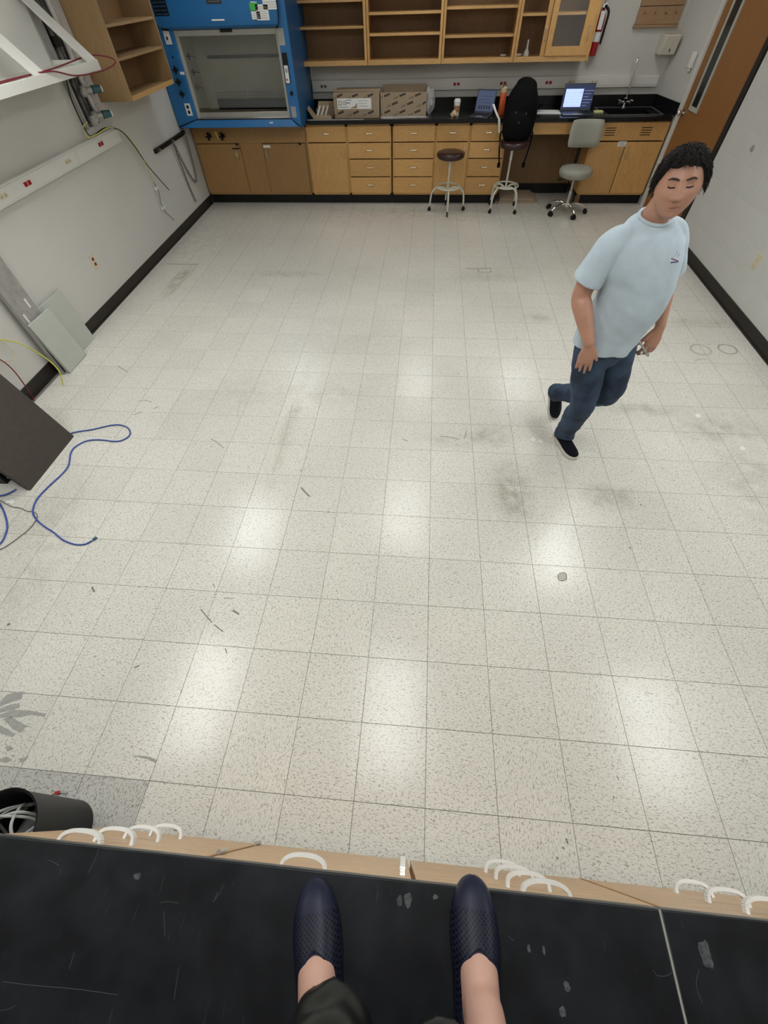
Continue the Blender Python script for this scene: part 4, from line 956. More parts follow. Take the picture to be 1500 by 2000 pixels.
for z in (1.33, 1.50):
    v_ = part('valve', MB().cyl((X0+.05, 5.14, z), (X0+.10, 5.20, z), .028, .024, 12).ball((X0+.06, 5.12, z), .04, 12).cyl((X0+.02, 5.10, z), (X0+.06, 5.12, z), .02), M['greymetal'], t)
    part('valve_knob', MB().cyl((X0+.10, 5.21, z+.0), (X0+.15, 5.27, z+.0), .030, .026, 14), M['tealcap'], v_)
    part('white_cap', MB().cyl((X0+.15, 5.27, z), (X0+.158, 5.28, z), .024, .022, 14), M['white'], v_)
part('drain_cup', MB().lathe([(.03,0),(.045,.03),(.045,.07),(.04,.07)], (X0+.05, 5.10, 1.275)), M['greymetal'], t)
part('dark_bracket', MB().box(X0+.012, X0+.05, 5.0, 5.16, 1.93, 1.95).box(X0+.012, X0+.06, 5.02, 5.1, 1.78, 1.84), M['black'], t)
# white shelf with angled struts
t = thing('bracket_shelf', 'white wall shelf with diagonal support struts, top left', 'shelf', (-3.2, 4.2, 1.66))
sy1 = 4.93; sy0 = 2.6
part('shelf_board', MB().box(xl(3.8)+.001, -3.0, sy0, sy1, 1.675, 1.69), M['raceway'], t, bevel=.002)
part('front_lip', MB().box(-3.012, -2.998, sy0, sy1, 1.655, 1.715), M['raceway'], t, bevel=.002)
part('end_lip', MB().box(xl(4.9)+.001, -3.0, sy1-.012, sy1, 1.645, 1.715), M['raceway'], t, bevel=.002)
part('back_sheet', MB().box(xl(3.8)-.004, xl(3.8)+.012, sy0, 4.90, 1.69, 2.32), M['raceway'], t)
for yy in (4.87, 4.12, 3.3):
    part('strut', MB().slab([(-3.005, yy-.075, 1.70), (-3.005, yy+.055, 1.70), (xl(4)+.01, yy+.055, 2.10), (xl(4)+.01, yy-.075, 2.10)], (.006,0,.006)).slab([(-3.005, yy-.045, 1.70), (xl(4)+.01, yy-.045, 2.10), (xl(4)+.01, yy-.045, 2.075), (-3.03, yy-.045, 1.69)], (0,.006,0)), M['raceway'], t)
for yy in (4.42, 4.30): part('slot', MB().box(-3.16, -3.14, yy-.015, yy+.015, 1.690, 1.6915), M['bluejk'], t)
rc = [(-3.22,3.4,1.70),(-3.2,4.0,1.70),(-3.15,4.5,1.705),(-3.06,4.9,1.735),(-2.99,5.05,1.72),(-2.95,5.12,1.69),(-2.95,5.05,1.665),(-2.98,4.85,1.65),(-2.985,4.5,1.665),(-2.99,4.2,1.72),(-3.1,3.9,1.71),(-3.12,3.4,1.70)]
single('red_cable', MB().tube(cr(rc, 8), .005, 8), M['redcable'], 'dark red cable looped over the white bracket shelf', 'cable')
# cables from the service panel
def wallcable(pix, off, r_=.004):
    return MB().tube(cr([onleft(u, v, o_) for (u, v), o_ in zip(pix, off)], 6), r_, 8)
single('black_cable', wallcable([(128,150),(140,195),(160,240),(178,266),(205,250),(235,255),(262,285),(290,325),(330,371)], [.05,.07,.07,.07,.08,.08,.06,.05,.04], .005), M['black'], 'thin black cable hanging from the gas panel across the left wall', 'cable')
single('yellow_cable', wallcable([(170,238),(162,250),(170,268),(190,262),(215,249),(245,262),(275,302),(300,355)], [.09,.09,.09,.09,.085,.07,.055,.04], .0045), M['yellow'], 'thin yellow cable hanging beside the black cable on the left wall', 'cable')
single('green_cable', wallcable([(300,355),(310,375),(314,395),(322,412),(340,430)], [.035]*5, .004), M['tealcap'], 'green cable tail dangling low on the left wall', 'cable')
for k, (u, v) in enumerate(((305,368),(318,406))):
    p = onleft(u, v, .025)
    single('cable_clip', MB().obb(p, X, Y, Z, .012, .022, .016).obb(p+V(.012,.02,0), X, Y, Z, .008, .008, .006), M['white'], ['upper', 'lower'][k] + ' white clip on the green cable low on the left wall', 'clip', bevel=.003)
# yellow, red and beige cables by the grey panels
def floorcable(pts, r_): return MB().tube(cr(pts, 8), r_, 10)
single('yellow_cable', floorcable([(-3.36,1.9,.66),(-3.36,2.4,.60),(-3.30,2.66,.47),(-3.24,2.76,.3),(-3.20,2.78,.14),(-3.22,2.74,.012)], .0055), M['yellow'], 'yellow cable arching down beside the leaning grey panels', 'cable')
single('red_cable', floorcable([onleft(-30,690,.05), onleft(0,702,.05), onleft(25,722,.05), onleft(48,752,.06), at(63,775,'z',.02), at(66,782,'z',.012)], .0045), M['redcable'], 'dark red cable arching behind the dark brown board', 'cable')
single('beige_cable', floorcable([onleft(-20,660,.03), onleft(5,668,.03), onleft(26,688,.03), onleft(26,702,.03), onleft(5,705,.03), onleft(-20,700,.03)], .0035), M['beige'], 'thin beige cable loop low on the left wall', 'cable')
# leaning metal channel and grey panels
t = thing('metal_channel', 'tall slotted grey metal channel leaning against the left wall', 'metal channel', (-3.33, 3.05, 0))
q0 = at(128,731,'z',0)
bl, br, tl, tr = V(q0.x-.035, 2.90, .0), V(q0.x-.035, 3.12, .0), V(-3.395, 2.92, 1.05), V(-3.395, 3.17, 1.05)
part('web', MB().slab([bl, br, tr, tl], (.006,0,.001)), M['greymetal'], t)
part('flange', MB().slab([bl, tl, tl+V(.035,0,.002), bl+V(.035,0,.002)], (0,.006,0)), M['greymetal'], t)
for k, (f, g_) in enumerate(((.77,.35),(.52,.75),(.45,.3),(.25,.2))):
    a = bl.lerp(tl, f); b_ = br.lerp(tr, f); c = a.lerp(b_, g_) + V(.0075, 0, 0)
    part('slot', MB().obb(c, V(1,0,.06), Y, (tl-bl), .002, .008, .035), M['white'], t)
t = thing('metal_sheet', 'outer pale grey-green metal panel leaning against the left wall, nearer the camera', 'panel', (-3.30, 3.05, 0), 0, 'leaning grey panels')
def leanpanel(t, y0, y1, xb, xt, zt, th):
    a, b_, c, d = V(xb, y0, 0), V(xb, y1, 0), V(xt, y1, zt), V(xt, y0, zt)
    part('sheet', MB().slab([a, b_, c, d], (th, 0, th*.15)), M['greypaint'], t, bevel=.003)
    part('folded_edge', MB().slab([a+V(th,0,0), d+V(th,0,0), d+V(th,.012,0), a+V(th,.012,0)], (.006,0,.001)), M['greypaint'], t, bevel=.001)
leanpanel(t, 2.92, 3.215, -3.285, -3.345, .440, .022)
t = thing('metal_sheet', 'inner pale grey-green metal panel leaning against the left wall, farther from the camera', 'panel', (-3.34, 3.4, 0), 0, 'leaning grey panels')
leanpanel(t, 3.14, 3.50, -3.345, -3.392, .462, .010)
# dark brown board leaning on a black computer case
t = thing('dark_board', 'dark brown laminate board leaning low at the left edge', 'board', (-2.78, 1.85, 0))
a, b_ = V(-2.775,2.125,0), V(-2.785,1.574,0); up = V(-.19,0,.70)*.95
part('board', MB().slab([a, b_, b_+up, a+up], (-.028,0,-.008)), M['brown'], t, bevel=.002)
t = thing('computer_case', 'black computer case standing behind the leaning brown board', 'computer', (-3.1, 1.75, 0))
part('case', MB().box(-3.38, -2.99, 1.62, 2.02, 0, .46), M['black'], t, bevel=.004)
part('front_rail', MB().hexa([V(-2.872,1.60,0),V(-2.852,1.60,0),V(-2.852,2.08,0),V(-2.872,2.08,0),V(-3.02,1.60,.60),V(-3.0,1.60,.60),V(-3.0,2.08,.60),V(-3.02,2.08,.60)]), M['black'], t, bevel=.003)
part('rail_screw', MB().cyl((-2.89,1.601,.10),(-2.89,1.596,.10),.006), M['steel'], t)
# floor cables
bc = [at(u, v, 'z', .006) for (u, v) in ((120,856),(143,845),(180,839),(215,831),(235,830),(250,836),(254,848),(243,858),(225,862),(195,859),(170,861),(148,872),(138,885),(134,908),(122,925),(95,950),(72,975),(64,998),(70,1013),(85,1027),(105,1040),(122,1054),(145,1063),(165,1063),(180,1056))]
t = thing('blue_network_cable', 'long blue network cable snaking across the floor with a dark plug', 'cable', (bc[12].x, bc[12].y, 0))
part('cable', MB().tube(cr(bc, 6), .0052, 10), M['bluecable'], t)
e = at(181,1055,'z',.008); e2 = at(189,1049,'z',.008); part('plug', MB().bar(e, e2, .013, .011), M['bluejk'], t, bevel=.001)
single('blue_network_cable', MB().tube(cr([at(u, v, 'z', .006) for (u, v) in ((-40,965),(-10,975),(3,990),(11,1010),(14,1030),(8,1050),(0,1062),(-20,1080))], 6), .0052, 10), M['bluecable'], 'blue network cable arc at the left edge below the brown board', 'cable')
single('blue_network_cable', MB().tube(cr([at(u, v, 'z', .010) for (u, v) in ((-30,966),(0,968),(18,963),(32,955))], 6), .0052, 10), M['bluecable'], 'short blue network cable piece beside the black computer case', 'cable')
single('grey_wire', MB().tube(cr([at(u, v, 'z', .005) for (u, v) in ((-20,968),(0,977),(22,989),(40,992),(52,998),(63,999),(71,1003),(72,1012),(60,1030),(40,1047),(18,1063),(0,1073),(-25,1080))], 6), .0028, 8), M['grey_cable'], 'thin dark grey wire curving across the floor under the blue cable', 'wire')
single('floor_debris', crumple(at(18,980,'z',.004), .03,.02,.004, 4, .4, 10), M['white'], 'white crumbs on the floor below the brown board', 'debris')

# ------------------------------------------------------------ bin
t = thing('waste_bin', 'black plastic bin full of tangled grey cables', 'bin', (-1.495, -.195, 0))
part('bin_body', MB().lathe([(.0,0.004),(.10,.004),(.104,0),(.128,.37),(.134,.38),(.128,.378),(.123,.37),(.099,.012),(.0,.012)], (-1.495,-.195,0), 36), M['bin'], t)
rnd = random.Random(3)
for k in range(9):
    a0 = rnd.uniform(0, 2*PI); r_ = .095
    c = V(-1.495, -.195, .30)
    pts = [c + V(r_*math.cos(a0), r_*math.sin(a0), -.10), c + V(r_*.8*math.cos(a0+.6), r_*.8*math.sin(a0+.6), .02+.015*(k % 3)), c + V(.05*math.cos(a0+1.6), .05*math.sin(a0+1.6), .05+.01*(k % 4)), c + V(r_*.85*math.cos(a0+2.6), r_*.85*math.sin(a0+2.6), .02), c + V(r_*math.cos(a0+3.2), r_*math.sin(a0+3.2), -.10)]
    single('grey_cable', MB().tube(cr(pts, 6), .005, 8), M['wrapgrey'], 'light grey cable coiled in the black bin', 'cable', 'grey cables in the bin')
single('bin_rubbish', crumple((-1.495,-.195,.15), .09,.09,.08, 8, .3, 16), M['grey_cable'], 'dark tangled wire scrap under the grey cables in the bin', 'scrap')
# alligator clip lead
t = thing('alligator_clip', 'red alligator clip lead on the floor beside the bin', 'clip', at(112,1548,'z',0))
part('boot', MB().bar(at(107,1549,'z',.006), at(118,1547,'z',.006), .012, .010), M['red'], t, bevel=.002)
part('jaw', MB().bar(at(118,1546,'z',.006), at(131,1549,'z',.006), .008, .006), M['greymetal'], t, bevel=.001)
part('wire', MB().tube(cr([at(107,1549,'z',.005), at(98,1554,'z',.005), at(88,1555,'z',.004), at(78,1560,'z',.004), at(60,1572,'z',.004)], 5), .0016, 6), M['redcable'], t)
single('brass_ring', MB().tube([at(343,1616,'z',.006) + V(.010*math.cos(a), .006*math.sin(a), 0) for a in [2*PI*k/14 for k in range(14)]], .003, 6, closed=True), M['tan'], 'tiny brass ring on the floor behind the white handles', 'ring')

# ------------------------------------------------------------ near bench
FB = -.165
t = thing('lab_bench_top', 'long black bench top with scratches in the foreground', 'countertop', (0, -.5, .87))
part('slab', MB().box(-2.2, .4485, -.92, -.142, .868, .91), M['bench_top'], t, bevel=.003)
part('slab', MB().box(.4515, 2.2, -.92, -.142, .868, .91), M['bench_top'], t, bevel=.003)
part('joint_filler', MB().box(.4480, .4522, -.92, -.1425, .87, .9097), mat('pale_joint', (.30,.29,.26), .7), t)
def smear(u, v, r1, r2, seed):
    p = at(u, v, 'z', .9101); mb = MB(); n = 16; vs_ = []
    for k in range(n):
        a = 2*PI*k/n; q = 1 + .5*noise.noise(V(math.cos(a)*1.5+seed, math.sin(a)*1.5, seed*.7))
        vs_.append(p + V(math.cos(a)*r1*q, math.sin(a)*r2*q, 0))
    return mb.slab(vs_, (0,0,.0002))
def scratch(pix, w_=.0007, z=.9101):
    P = cr([at(u, v, 'z', z) for u, v in pix], 5); mb = MB()
    for i in range(len(P)-1):
        d = (P[i+1]-P[i]).normalized(); n_ = V(-d.y, d.x, 0)*w_/2
        mb.slab([P[i]-n_, P[i]+n_, P[i+1]+n_, P[i+1]-n_], (0,0,.0002))
    return mb
chalk = mat('pale_smear', (.055,.058,.063), .7, var=.6, scale=160)
for k, (u, v, a, b_) in enumerate(((781,1760,.006,.008),(797,1757,.007,.012),(850,1752,.006,.004),(1107,1927,.006,.007),(1098,1975,.006,.008),(1033,1853,.003,.006),(1062,1856,.003,.007),(1378,1862,.012,.018),(322,2050,.01,.01),(268,1712,.008,.005))):
    part('chalk_smear', smear(u, v, a, b_, k*2.3), chalk, t)
scm = mat('scratch_line', (.075,.078,.083), .6)
for pix in ([(193,1658),(185,1680),(172,1705)],[(94,1680),(105,1684),(116,1691)],[(312,1763),(330,1761),(348,1764)],[(0,1974),(18,1970),(32,1963)],[(438,1725),(428,1745),(416,1762)],[(1276,1895),(1284,1905),(1300,1906),(1315,1898)],[(425,1642+100),(418,1760)],[(5,1917),(60,1924),(150,1932),(230,1943)],[(0,1785),(0,1790)],[(350,1888),(343,1930),(341,1952)],[(145,1860),(135,1893)],[(992,1828),(1004,1838)],[(1365,1893),(1360,1925),(1372,1960)],[(320,1780),(322,1830)]):
    part('scratch', scratch(pix), scm, t)
# bench cabinets
bm_d = 'oak_near'
def bench_unit(label, x0, x1, kind):
    t = thing('bench_cabinet', label, 'cabinet', ((x0+x1)/2, FB, .09), 0, 'cabinets under the near bench')
    yb = -.88
    part('body', MB().box(x0+.001, x0+.018, yb, FB-.02, .09, .867).box(x1-.018, x1-.001, yb, FB-.02, .09, .867).box(x0+.018, x1-.018, yb, FB-.02, .09, .108).box(x0+.018, x1-.018, yb, yb+.01, .108, .867), M['oak_near'], t)
    hx = (x0+x1)/2
    fronts = [(.715,.865),(.545,.712),(.375,.542),(.095,.372)] if kind == 'drawers' else [(.715,.865)]
    hz = [.745,.575,.41,.235]
    for (a, b_), h in zip(fronts, hz):
        d = part('drawer', MB().box(x0+.003, x1-.003, FB-.019, FB, a, b_).box(x0+.03, x1-.03, FB-.5, FB-.019, a+.02, b_-.03), M['oak_near'], t, bevel=.002)
        pts = [V(hx-.058, FB, h), V(hx-.052, FB+.022, h), V(hx-.025, FB+.034, h), V(hx+.025, FB+.034, h), V(hx+.052, FB+.022, h), V(hx+.058, FB, h)]
        hm = MB(); P = cr(pts, 5)
        for i in range(len(P)-1):
            d_ = (P[i+1]-P[i]).normalized(); n_ = V(-d_.y, d_.x, 0)*(.0047)
            hm.slab([P[i]-n_, P[i]+n_, P[i+1]+n_, P[i+1]-n_], (0,0,.016))
        part('handle', hm, M['white_metal'], d)
    if kind == 'door':
        d = part('door', MB().box(x0+.003, x1-.003, FB-.019, FB, .095, .712), M['oak_near'], t, bevel=.002)
        hm = MB(); P = cr([V(x1-.035, FB, .46), V(x1-.035, FB+.022, .466), V(x1-.035, FB+.033, .50), V(x1-.035, FB+.033, .54), V(x1-.035, FB+.022, .574), V(x1-.035, FB, .58)], 5)
        for i in range(len(P)-1):
            d_ = (P[i+1]-P[i]).normalized(); n_ = V(0, -d_.z, d_.y)*(.0042)
            hm.slab([P[i]-n_, P[i]+n_, P[i+1]+n_, P[i+1]-n_], (.014,0,0))
        part('handle', hm, M['white_metal'], d)
        for z in (.16, .55): part('hinge', MB().cyl((x0-.0, FB+.006, z-.03), (x0-.0, FB+.006, z+.03), .007, n=10), M['steel'], d)
    return t
bench_unit('oak drawer cabinet under the bench with four white handles, beside the bin', -1.27, -.652, 'drawers')
bench_unit('oak drawer-over-door cabinet under the bench, in front of the left shoe', -.640, -.068, 'door')
bench_unit('oak drawer cabinet under the bench with four white handles, by the right shoe', -.062, .575, 'drawers')
bench_unit('oak drawer cabinet under the bench at the right edge', .585, 1.20, 'drawers')
for xa, nm in ((-.646,'left'),(.580,'right')):
    single('filler_stile', MB().box(xa-.005, xa+.004, -.6, FB+.0015, .09, .866), mat('darker_stile_'+nm, (.40,.22,.09), .5), nm + ' narrow brown stile between bench cabinets', 'stile')
single('bench_plinth', MB().box(-1.25, 1.2, -.8, -.235, 0, .089), M['kick'], 'black recessed plinth under the near bench', 'plinth')
single('bench_support', MB().box(-2.15, -2.12, -.88, -.2, 0, .866), M['oak_near'], 'oak end panel under the far left of the near bench', 'panel')
single('bench_support', MB().box(2.12, 2.15, -.88, -.2, 0, .866), M['oak_near'], 'oak end panel under the far right of the near bench', 'panel')

# ------------------------------------------------------------ stools
def wheel(c, ax, r_=.024, w_=.018, m_='black'):
    c, ax = Vector(c), Vector(ax).normalized()
    return MB().cyl(c-ax*w_/2, c+ax*w_/2, r_, r_, 18)
def lab_stool(label, loc, rot, seat_z):
    t = thing('lab_stool', label, 'stool', loc, rot, 'maroon lab stools')
    part('seat', MB().lathe([(.0,-.075),(.14,-.075),(.175,-.060),(.188,-.035),(.185,-.015),(.165,-.003),(.10,.004),(0,.005)], (0,0,seat_z), 40), M['maroon'], t, local=True, ang=60)
    part('stem', MB().lathe([(.0,.26),(.013,.26),(.013,seat_z-.20),(.017,seat_z-.20),(.019,seat_z-.10),(.03,seat_z-.08),(.06,seat_z-.074)], (0,0,0), 16), M['cream'], t, local=True)
    part('hub', MB().lathe([(.0,.24),(.035,.24),(.04,.255),(.035,.27),(0,.275)], (0,0,0), 20), M['cream'], t, local=True)
    part('foot_ring', MB().tube([V(.165*math.cos(a), .165*math.sin(a), .285) for a in [2*PI*k/40 for k in range(40)]], .009, 8, closed=True), M['cream'], t, local=True)
    for k in range(4):
        a = PI/2*k; d = V(math.cos(a), math.sin(a), 0)
        leg = part('leg', MB().tube(cr([d*.02+Z*.255, d*.09+Z*.275, d*.165+Z*.268, d*.215+Z*.225, d*.232+Z*.16, d*.24+Z*.065], 6), .0125, 10), M['cream'], t, local=True)
        s_ = V(-d.y, d.x, 0)
        part('caster', wheel(d*.245+Z*.025, s_).cyl(d*.24+Z*.03, d*.24+Z*.07, .008, .008, 8), M['black'], leg, local=True)
    return t
s1 = lab_stool('maroon padded lab stool with nothing on it', (.158, 7.045, 0), R(-88), .66)
lab_stool('taller maroon padded lab stool carrying the black backpack', (.962, 7.10, 0), R(40), .755)
# office chair
t = thing('office_chair', 'grey vinyl task chair on five casters in front of the knee space', 'chair', (1.83, 6.98, 0), R(0))
part('seat', MB().lathe([(.0,-.10),(.17,-.10),(.200,-.085),(.212,-.05),(.212,-.03),(.195,-.006),(.12,.004),(0,.006)], (0,.03,.50), 40), M['vinyl'], t, local=True, ang=60)
bk = MB(); 
nx_, nz_ = 14, 10; vs_, fs_ = [], []
def backpt(i, j, s_):
    a = -1 + 2*i/nx_; b_ = -1 + 2*j/nz_
    # rounded rectangle mapping
    rr = 1.0; k_ = .16
    x_ = a*math.sqrt(1-.14*b_*b_*abs(b_)**2)*.205; z_ = b_*math.sqrt(1-.14*a*a*abs(a)**2)*.135
    y_ = .0 - .05*(1-a*a)*0 + (.035*a*a)*-1 
    th_ = .030*(max(0, 1-abs(a)**6))**.5*(max(0, 1-abs(b_)**6))**.5
    return V(x_, y_ + s_*th_, z_)
for s_ in (-1, 1):
    base_i = len(bk.v); pv = [backpt(i, j, s_) for j in range(nz_+1) for i in range(nx_+1)]
    ff = [(j*(nx_+1)+i, j*(nx_+1)+i+1, (j+1)*(nx_+1)+i+1, (j+1)*(nx_+1)+i) for j in range(nz_) for i in range(nx_)]
    bk.add(pv, ff if s_ < 0 else [f[::-1] for f in ff])
bk.xf(Matrix.Translation((.03,.20,.80)) @ Matrix.Rotation(R(-8),4,'X') @ Matrix.Rotation(R(4),4,'Z'))
part('backrest', bk, M['vinyl'], t, local=True, ang=80)
part('back_post', MB().tube(cr([(0,.05,.39),(0.02,.22,.40),(.03,.27,.48),(.03,.25,.72)],5), .02, 10, flat=(1,.5,1)), M['black'], t, local=True)
part('gas_column', MB().cyl((0,0,.10),(0,0,.26),.025).cyl((0,0,.26),(0,.01,.40),.016), M['steel'], t, local=True)
part('tilt_lever', MB().cyl((-.02,.02,.385),(-.20,.0,.375),.006).cyl((-.17,.0,.376),(-.21,-.0,.374),.011), M['black'], t, local=True)
part('hub', MB().lathe([(0,.075),(.035,.075),(.042,.10),(.036,.125),(0,.125)], (0,0,0), 20), M['chrome'], t, local=True)
for k in range(5):
    a = R(-72 + 72*k + 3 - 18 + 10); d = V(math.cos(a), math.sin(a), 0)
    leg = part('leg', MB().tube(cr([d*.02+Z*.105, d*.10+Z*.118, d*.20+Z*.10, d*.262+Z*.065], 5), [.017]*16 if False else .015, 10, flat=(1,1,.75)), M['chrome'], t, local=True)
    s_ = V(-d.y, d.x, 0)
    part('caster', wheel(d*.265+s_*.016+Z*.028, s_, .027, .02).cyl(d*.265+Z*.028-s_*.026, d*.265+Z*.028-s_*.006, .027, .027, 18).cyl(d*.265+Z*.03, d*.265+Z*.068, .012, .012, 8), M['black'], leg, local=True)
# cardboard sheets in the knee space
for k, (xa, xb, ya, yb, zz, lab) in enumerate(((.93,1.50,7.36,7.80,0,'lower flat cardboard sheet on the floor of the knee space'),(.95,1.44,7.37,7.78,.028,'upper flat cardboard sheet on the floor of the knee space'))):
    single('cardboard_sheet', MB().box(xa, xb, ya, yb, zz, zz+.026), M['card'], lab, 'cardboard', 'flat cardboard in the knee space', bevel=.001)
single('wood_block', MB().box(2.02, 2.08, 7.33, 7.38, 0, .11), M['oak_back'], 'small brown wooden block on the floor under the sink cabinet corner', 'block')

# ------------------------------------------------------------ backpack and umbrella
SC2 = bpy.data.scenes.new('workbench')
def organic(lofts, name, voxel=.006, smooth=6, keep=None):
    """closed tapered shells fused into one continuous surface"""
    mb = MB()
    for lf in lofts: mb.add(lf.v, lf.f)
    me = mesh_of(mb, name, smooth=False)
    o = bpy.data.objects.new(name+'_tmp', me); SC2.collection.objects.link(o)
    r_ = o.modifiers.new('r', 'REMESH'); r_.mode = 'VOXEL'; r_.voxel_size = voxel
    s_ = o.modifiers.new('s', 'SMOOTH'); s_.factor = .5; s_.iterations = smooth
    vl = SC2.view_layers[0]; vl.update(); dg = vl.depsgraph
    out = bpy.data.meshes.new_from_object(o.evaluated_get(dg)); out.name = name
    bpy.data.objects.remove(o); out.materials.clear(); out.shade_smooth()
    return out
def limb(pts, radii, flat=1.0, side=None, k=5, n=20, caps=True):
    """tapered loft along pts; radii per point, flat = ratio of second radius, side = wide axis"""
    P = [Vector(p) for p in pts]; m = len(P)
    fl_ = flat if isinstance(flat, (list, tuple)) else [flat]*m
    Q = []
    data = [Vector((radii[i], fl_[i], 0)) for i in range(m)]
    PP, DD = cr(P, k), cr(data, k)
    ref = Vector(side) if side is not None else None
    rings = []; u = None
    for i, p in enumerate(PP):
        t_ = (PP[min(i+1, len(PP)-1)] - PP[max(i-1, 0)]).normalized()
        if ref is not None: u = (ref - t_*ref.dot(t_)).normalized()
        else: u = (t_.orthogonal() if u is None else u - t_*u.dot(t_)).normalized()
        rings.append((p, t_, u, t_.cross(u), DD[i].x, DD[i].y))
    out = []
    def ring(p, u_, w_, a, b_): return [p + u_*math.cos(q)*a + w_*math.sin(q)*b_ for q in [2*PI*j/n for j in range(n)]]
    allr = []
    if caps:
        p, t_, u_, w_, r_, f_ = rings[0]
        for s_ in (.97,.8,.5): allr.append(ring(p - t_*r_*min(f_,1)*.9*s_, u_, w_, r_*math.sqrt(1-s_*s_), r_*f_*math.sqrt(1-s_*s_)))
    for (p, t_, u_, w_, r_, f_) in rings: allr.append(ring(p, u_, w_, r_, r_*f_))
    if caps:
        p, t_, u_, w_, r_, f_ = rings[-1]
        for s_ in (.5,.8,.97): allr.append(ring(p + t_*r_*min(f_,1)*.9*s_, u_, w_, r_*math.sqrt(1-s_*s_), r_*f_*math.sqrt(1-s_*s_)))
    mb = MB(); vs_ = [q for r_ in allr for q in r_]; m = len(allr)
    fs = [(i*n+j, i*n+(j+1) % n, (i+1)*n+(j+1) % n, (i+1)*n+j) for i in range(m-1) for j in range(n)]
    fs += [tuple(range(n))[::-1], tuple(range((m-1)*n, m*n))]
    return mb.add(vs_, fs)

BP = V(.965, 7.16, .762)
t = thing('backpack', 'black backpack standing on the maroon stool', 'backpack', BP)
body = organic([limb([BP+V(.03,0,.05), BP+V(.025,.0,.2), BP+V(.035,.02,.36), BP+V(.05,.05,.46)], [.19,.205,.19,.135], [.62,.66,.68,.7], X),
                limb([BP+V(-.01,-.09,.04), BP+V(0,-.10,.17), BP+V(.01,-.085,.25)], [.145,.15,.11], .5, X),
                limb([BP+V(.03,-.08,.30), BP+V(.04,-.06,.38)], [.09,.07], .6, X)], 'backpack_body', .008, 5)
body.transform(Matrix.Translation(-BP))
part('body', body, M['blackfab'], t)
part('handle_loop', MB().tube(cr([BP+V(.0,.05,.49), BP+V(.01,.06,.515), BP+V(.06,.07,.52), BP+V(.10,.06,.50)],5), .010, 8), M['blackfab'], t)
for s_ in (-1, 1):
    part('strap', MB().tube(cr([BP+V(s_*.10,.0,.05), BP+V(s_*.20+.02,-.02,.06), BP+V(s_*.19+.02,-.03,-.10), BP+V(s_*.165+.02,-.03,-.24)],6), .010, 8, flat=(1,.4,1)).box(BP.x+s_*.165+.0, BP.x+s_*.165+.04, BP.y-.04, BP.y-.02, BP.z-.29, BP.z-.24), M['blackfab'], t)
for (dx, dz) in ((-.055,.27),(.07,.26),(.0,.18)): part('zip_pull', MB().box(BP.x+dx-.003, BP.x+dx+.003, BP.y-.180, BP.y-.172, BP.z+dz-.010, BP.z+dz+.008), M['grey_cable'], t)
part('side_strap', MB().tube(cr([BP+V(.17,-.02,.10), BP+V(.21,-.03,.02), BP+V(.19,-.03,-.03), BP+V(.16,-.02,.0)],6), .006, 8, flat=(1,.5,1)), M['blackfab'], t)
t = thing('umbrella', 'folded black umbrella lying on the counter behind the backpack', 'umbrella', (1.22, 7.50, .93))
part('canopy', limb([(1.08,7.45,.965),(1.20,7.55,.975),(1.33,7.66,1.0)], [.022,.035,.02], 1.0), M['blackfab'], t)
part('shaft', MB().cyl((1.32,7.655,1.0),(1.42,7.74,1.02),.005,.004,8), M['black'], t)

# ------------------------------------------------------------ hands
def hand(wrist, fdir, back, thumb, s=1.0, curl=.35, curls=None, spread=.06, thumb_out=.55):
    """palm plus five tapered fingers; fdir along the fingers, back = normal of the back of the hand, thumb = side of the thumb"""
    f, b_, th = Vector(fdir).normalized(), Vector(back).normalized(), Vector(thumb).normalized()
    th = (th - f*th.dot(f)).normalized(); b_ = (b_ - f*b_.dot(f) - th*b_.dot(th)).normalized()
    w0 = Vector(wrist); out = []
    out.append(limb([w0 - f*.02*s, w0 + f*.02*s, w0 + f*.055*s, w0 + f*.086*s], [.027*s,.032*s,.041*s,.040*s], [.68,.55,.42,.36], th, n=18))
    Ls = [(.032,.044,.026,.021), (.011,.049,.029,.022), (-.011,.045,.027,.021), (-.031,.035,.021,.018)]
    for i, (off, l1, l2, l3) in enumerate(Ls):
        cu_ = (curls[i] if curls else curl)
        p = w0 + f*(.082 if i else .080)*s + th*off*s; pts = [p - f*.02*s, p]; a = cu_*.6
        d0 = (f + th*off*spread/.03).normalized()
        for l in (l1, l2, l3):
            d = (d0*math.cos(a) - b_*math.sin(a)); p = p + d*l*s; pts.append(p); a += cu_*1.1
        out.append(limb(pts, [.0085*s,.0092*s,.0085*s,.0078*s,.0062*s], .92, th, k=4, n=12))
    p = w0 + f*.018*s + th*.026*s - b_*.004*s; d = (f*math.cos(thumb_out) + th*math.sin(thumb_out)).normalized()
    pts = [p - d*.012*s, p + d*.022*s]; p = pts[-1]
    d2 = (d*.9 + f*.35 - b_*.2).normalized(); pts.append(p + d2*.030*s); d3 = (d2 + f*.25 - b_*.15).normalized(); pts.append(p + d2*.030*s + d3*.024*s)
    out.append(limb(pts, [.014*s,.0125*s,.0102*s,.0075*s], .9, th, k=4, n=12))
    return out

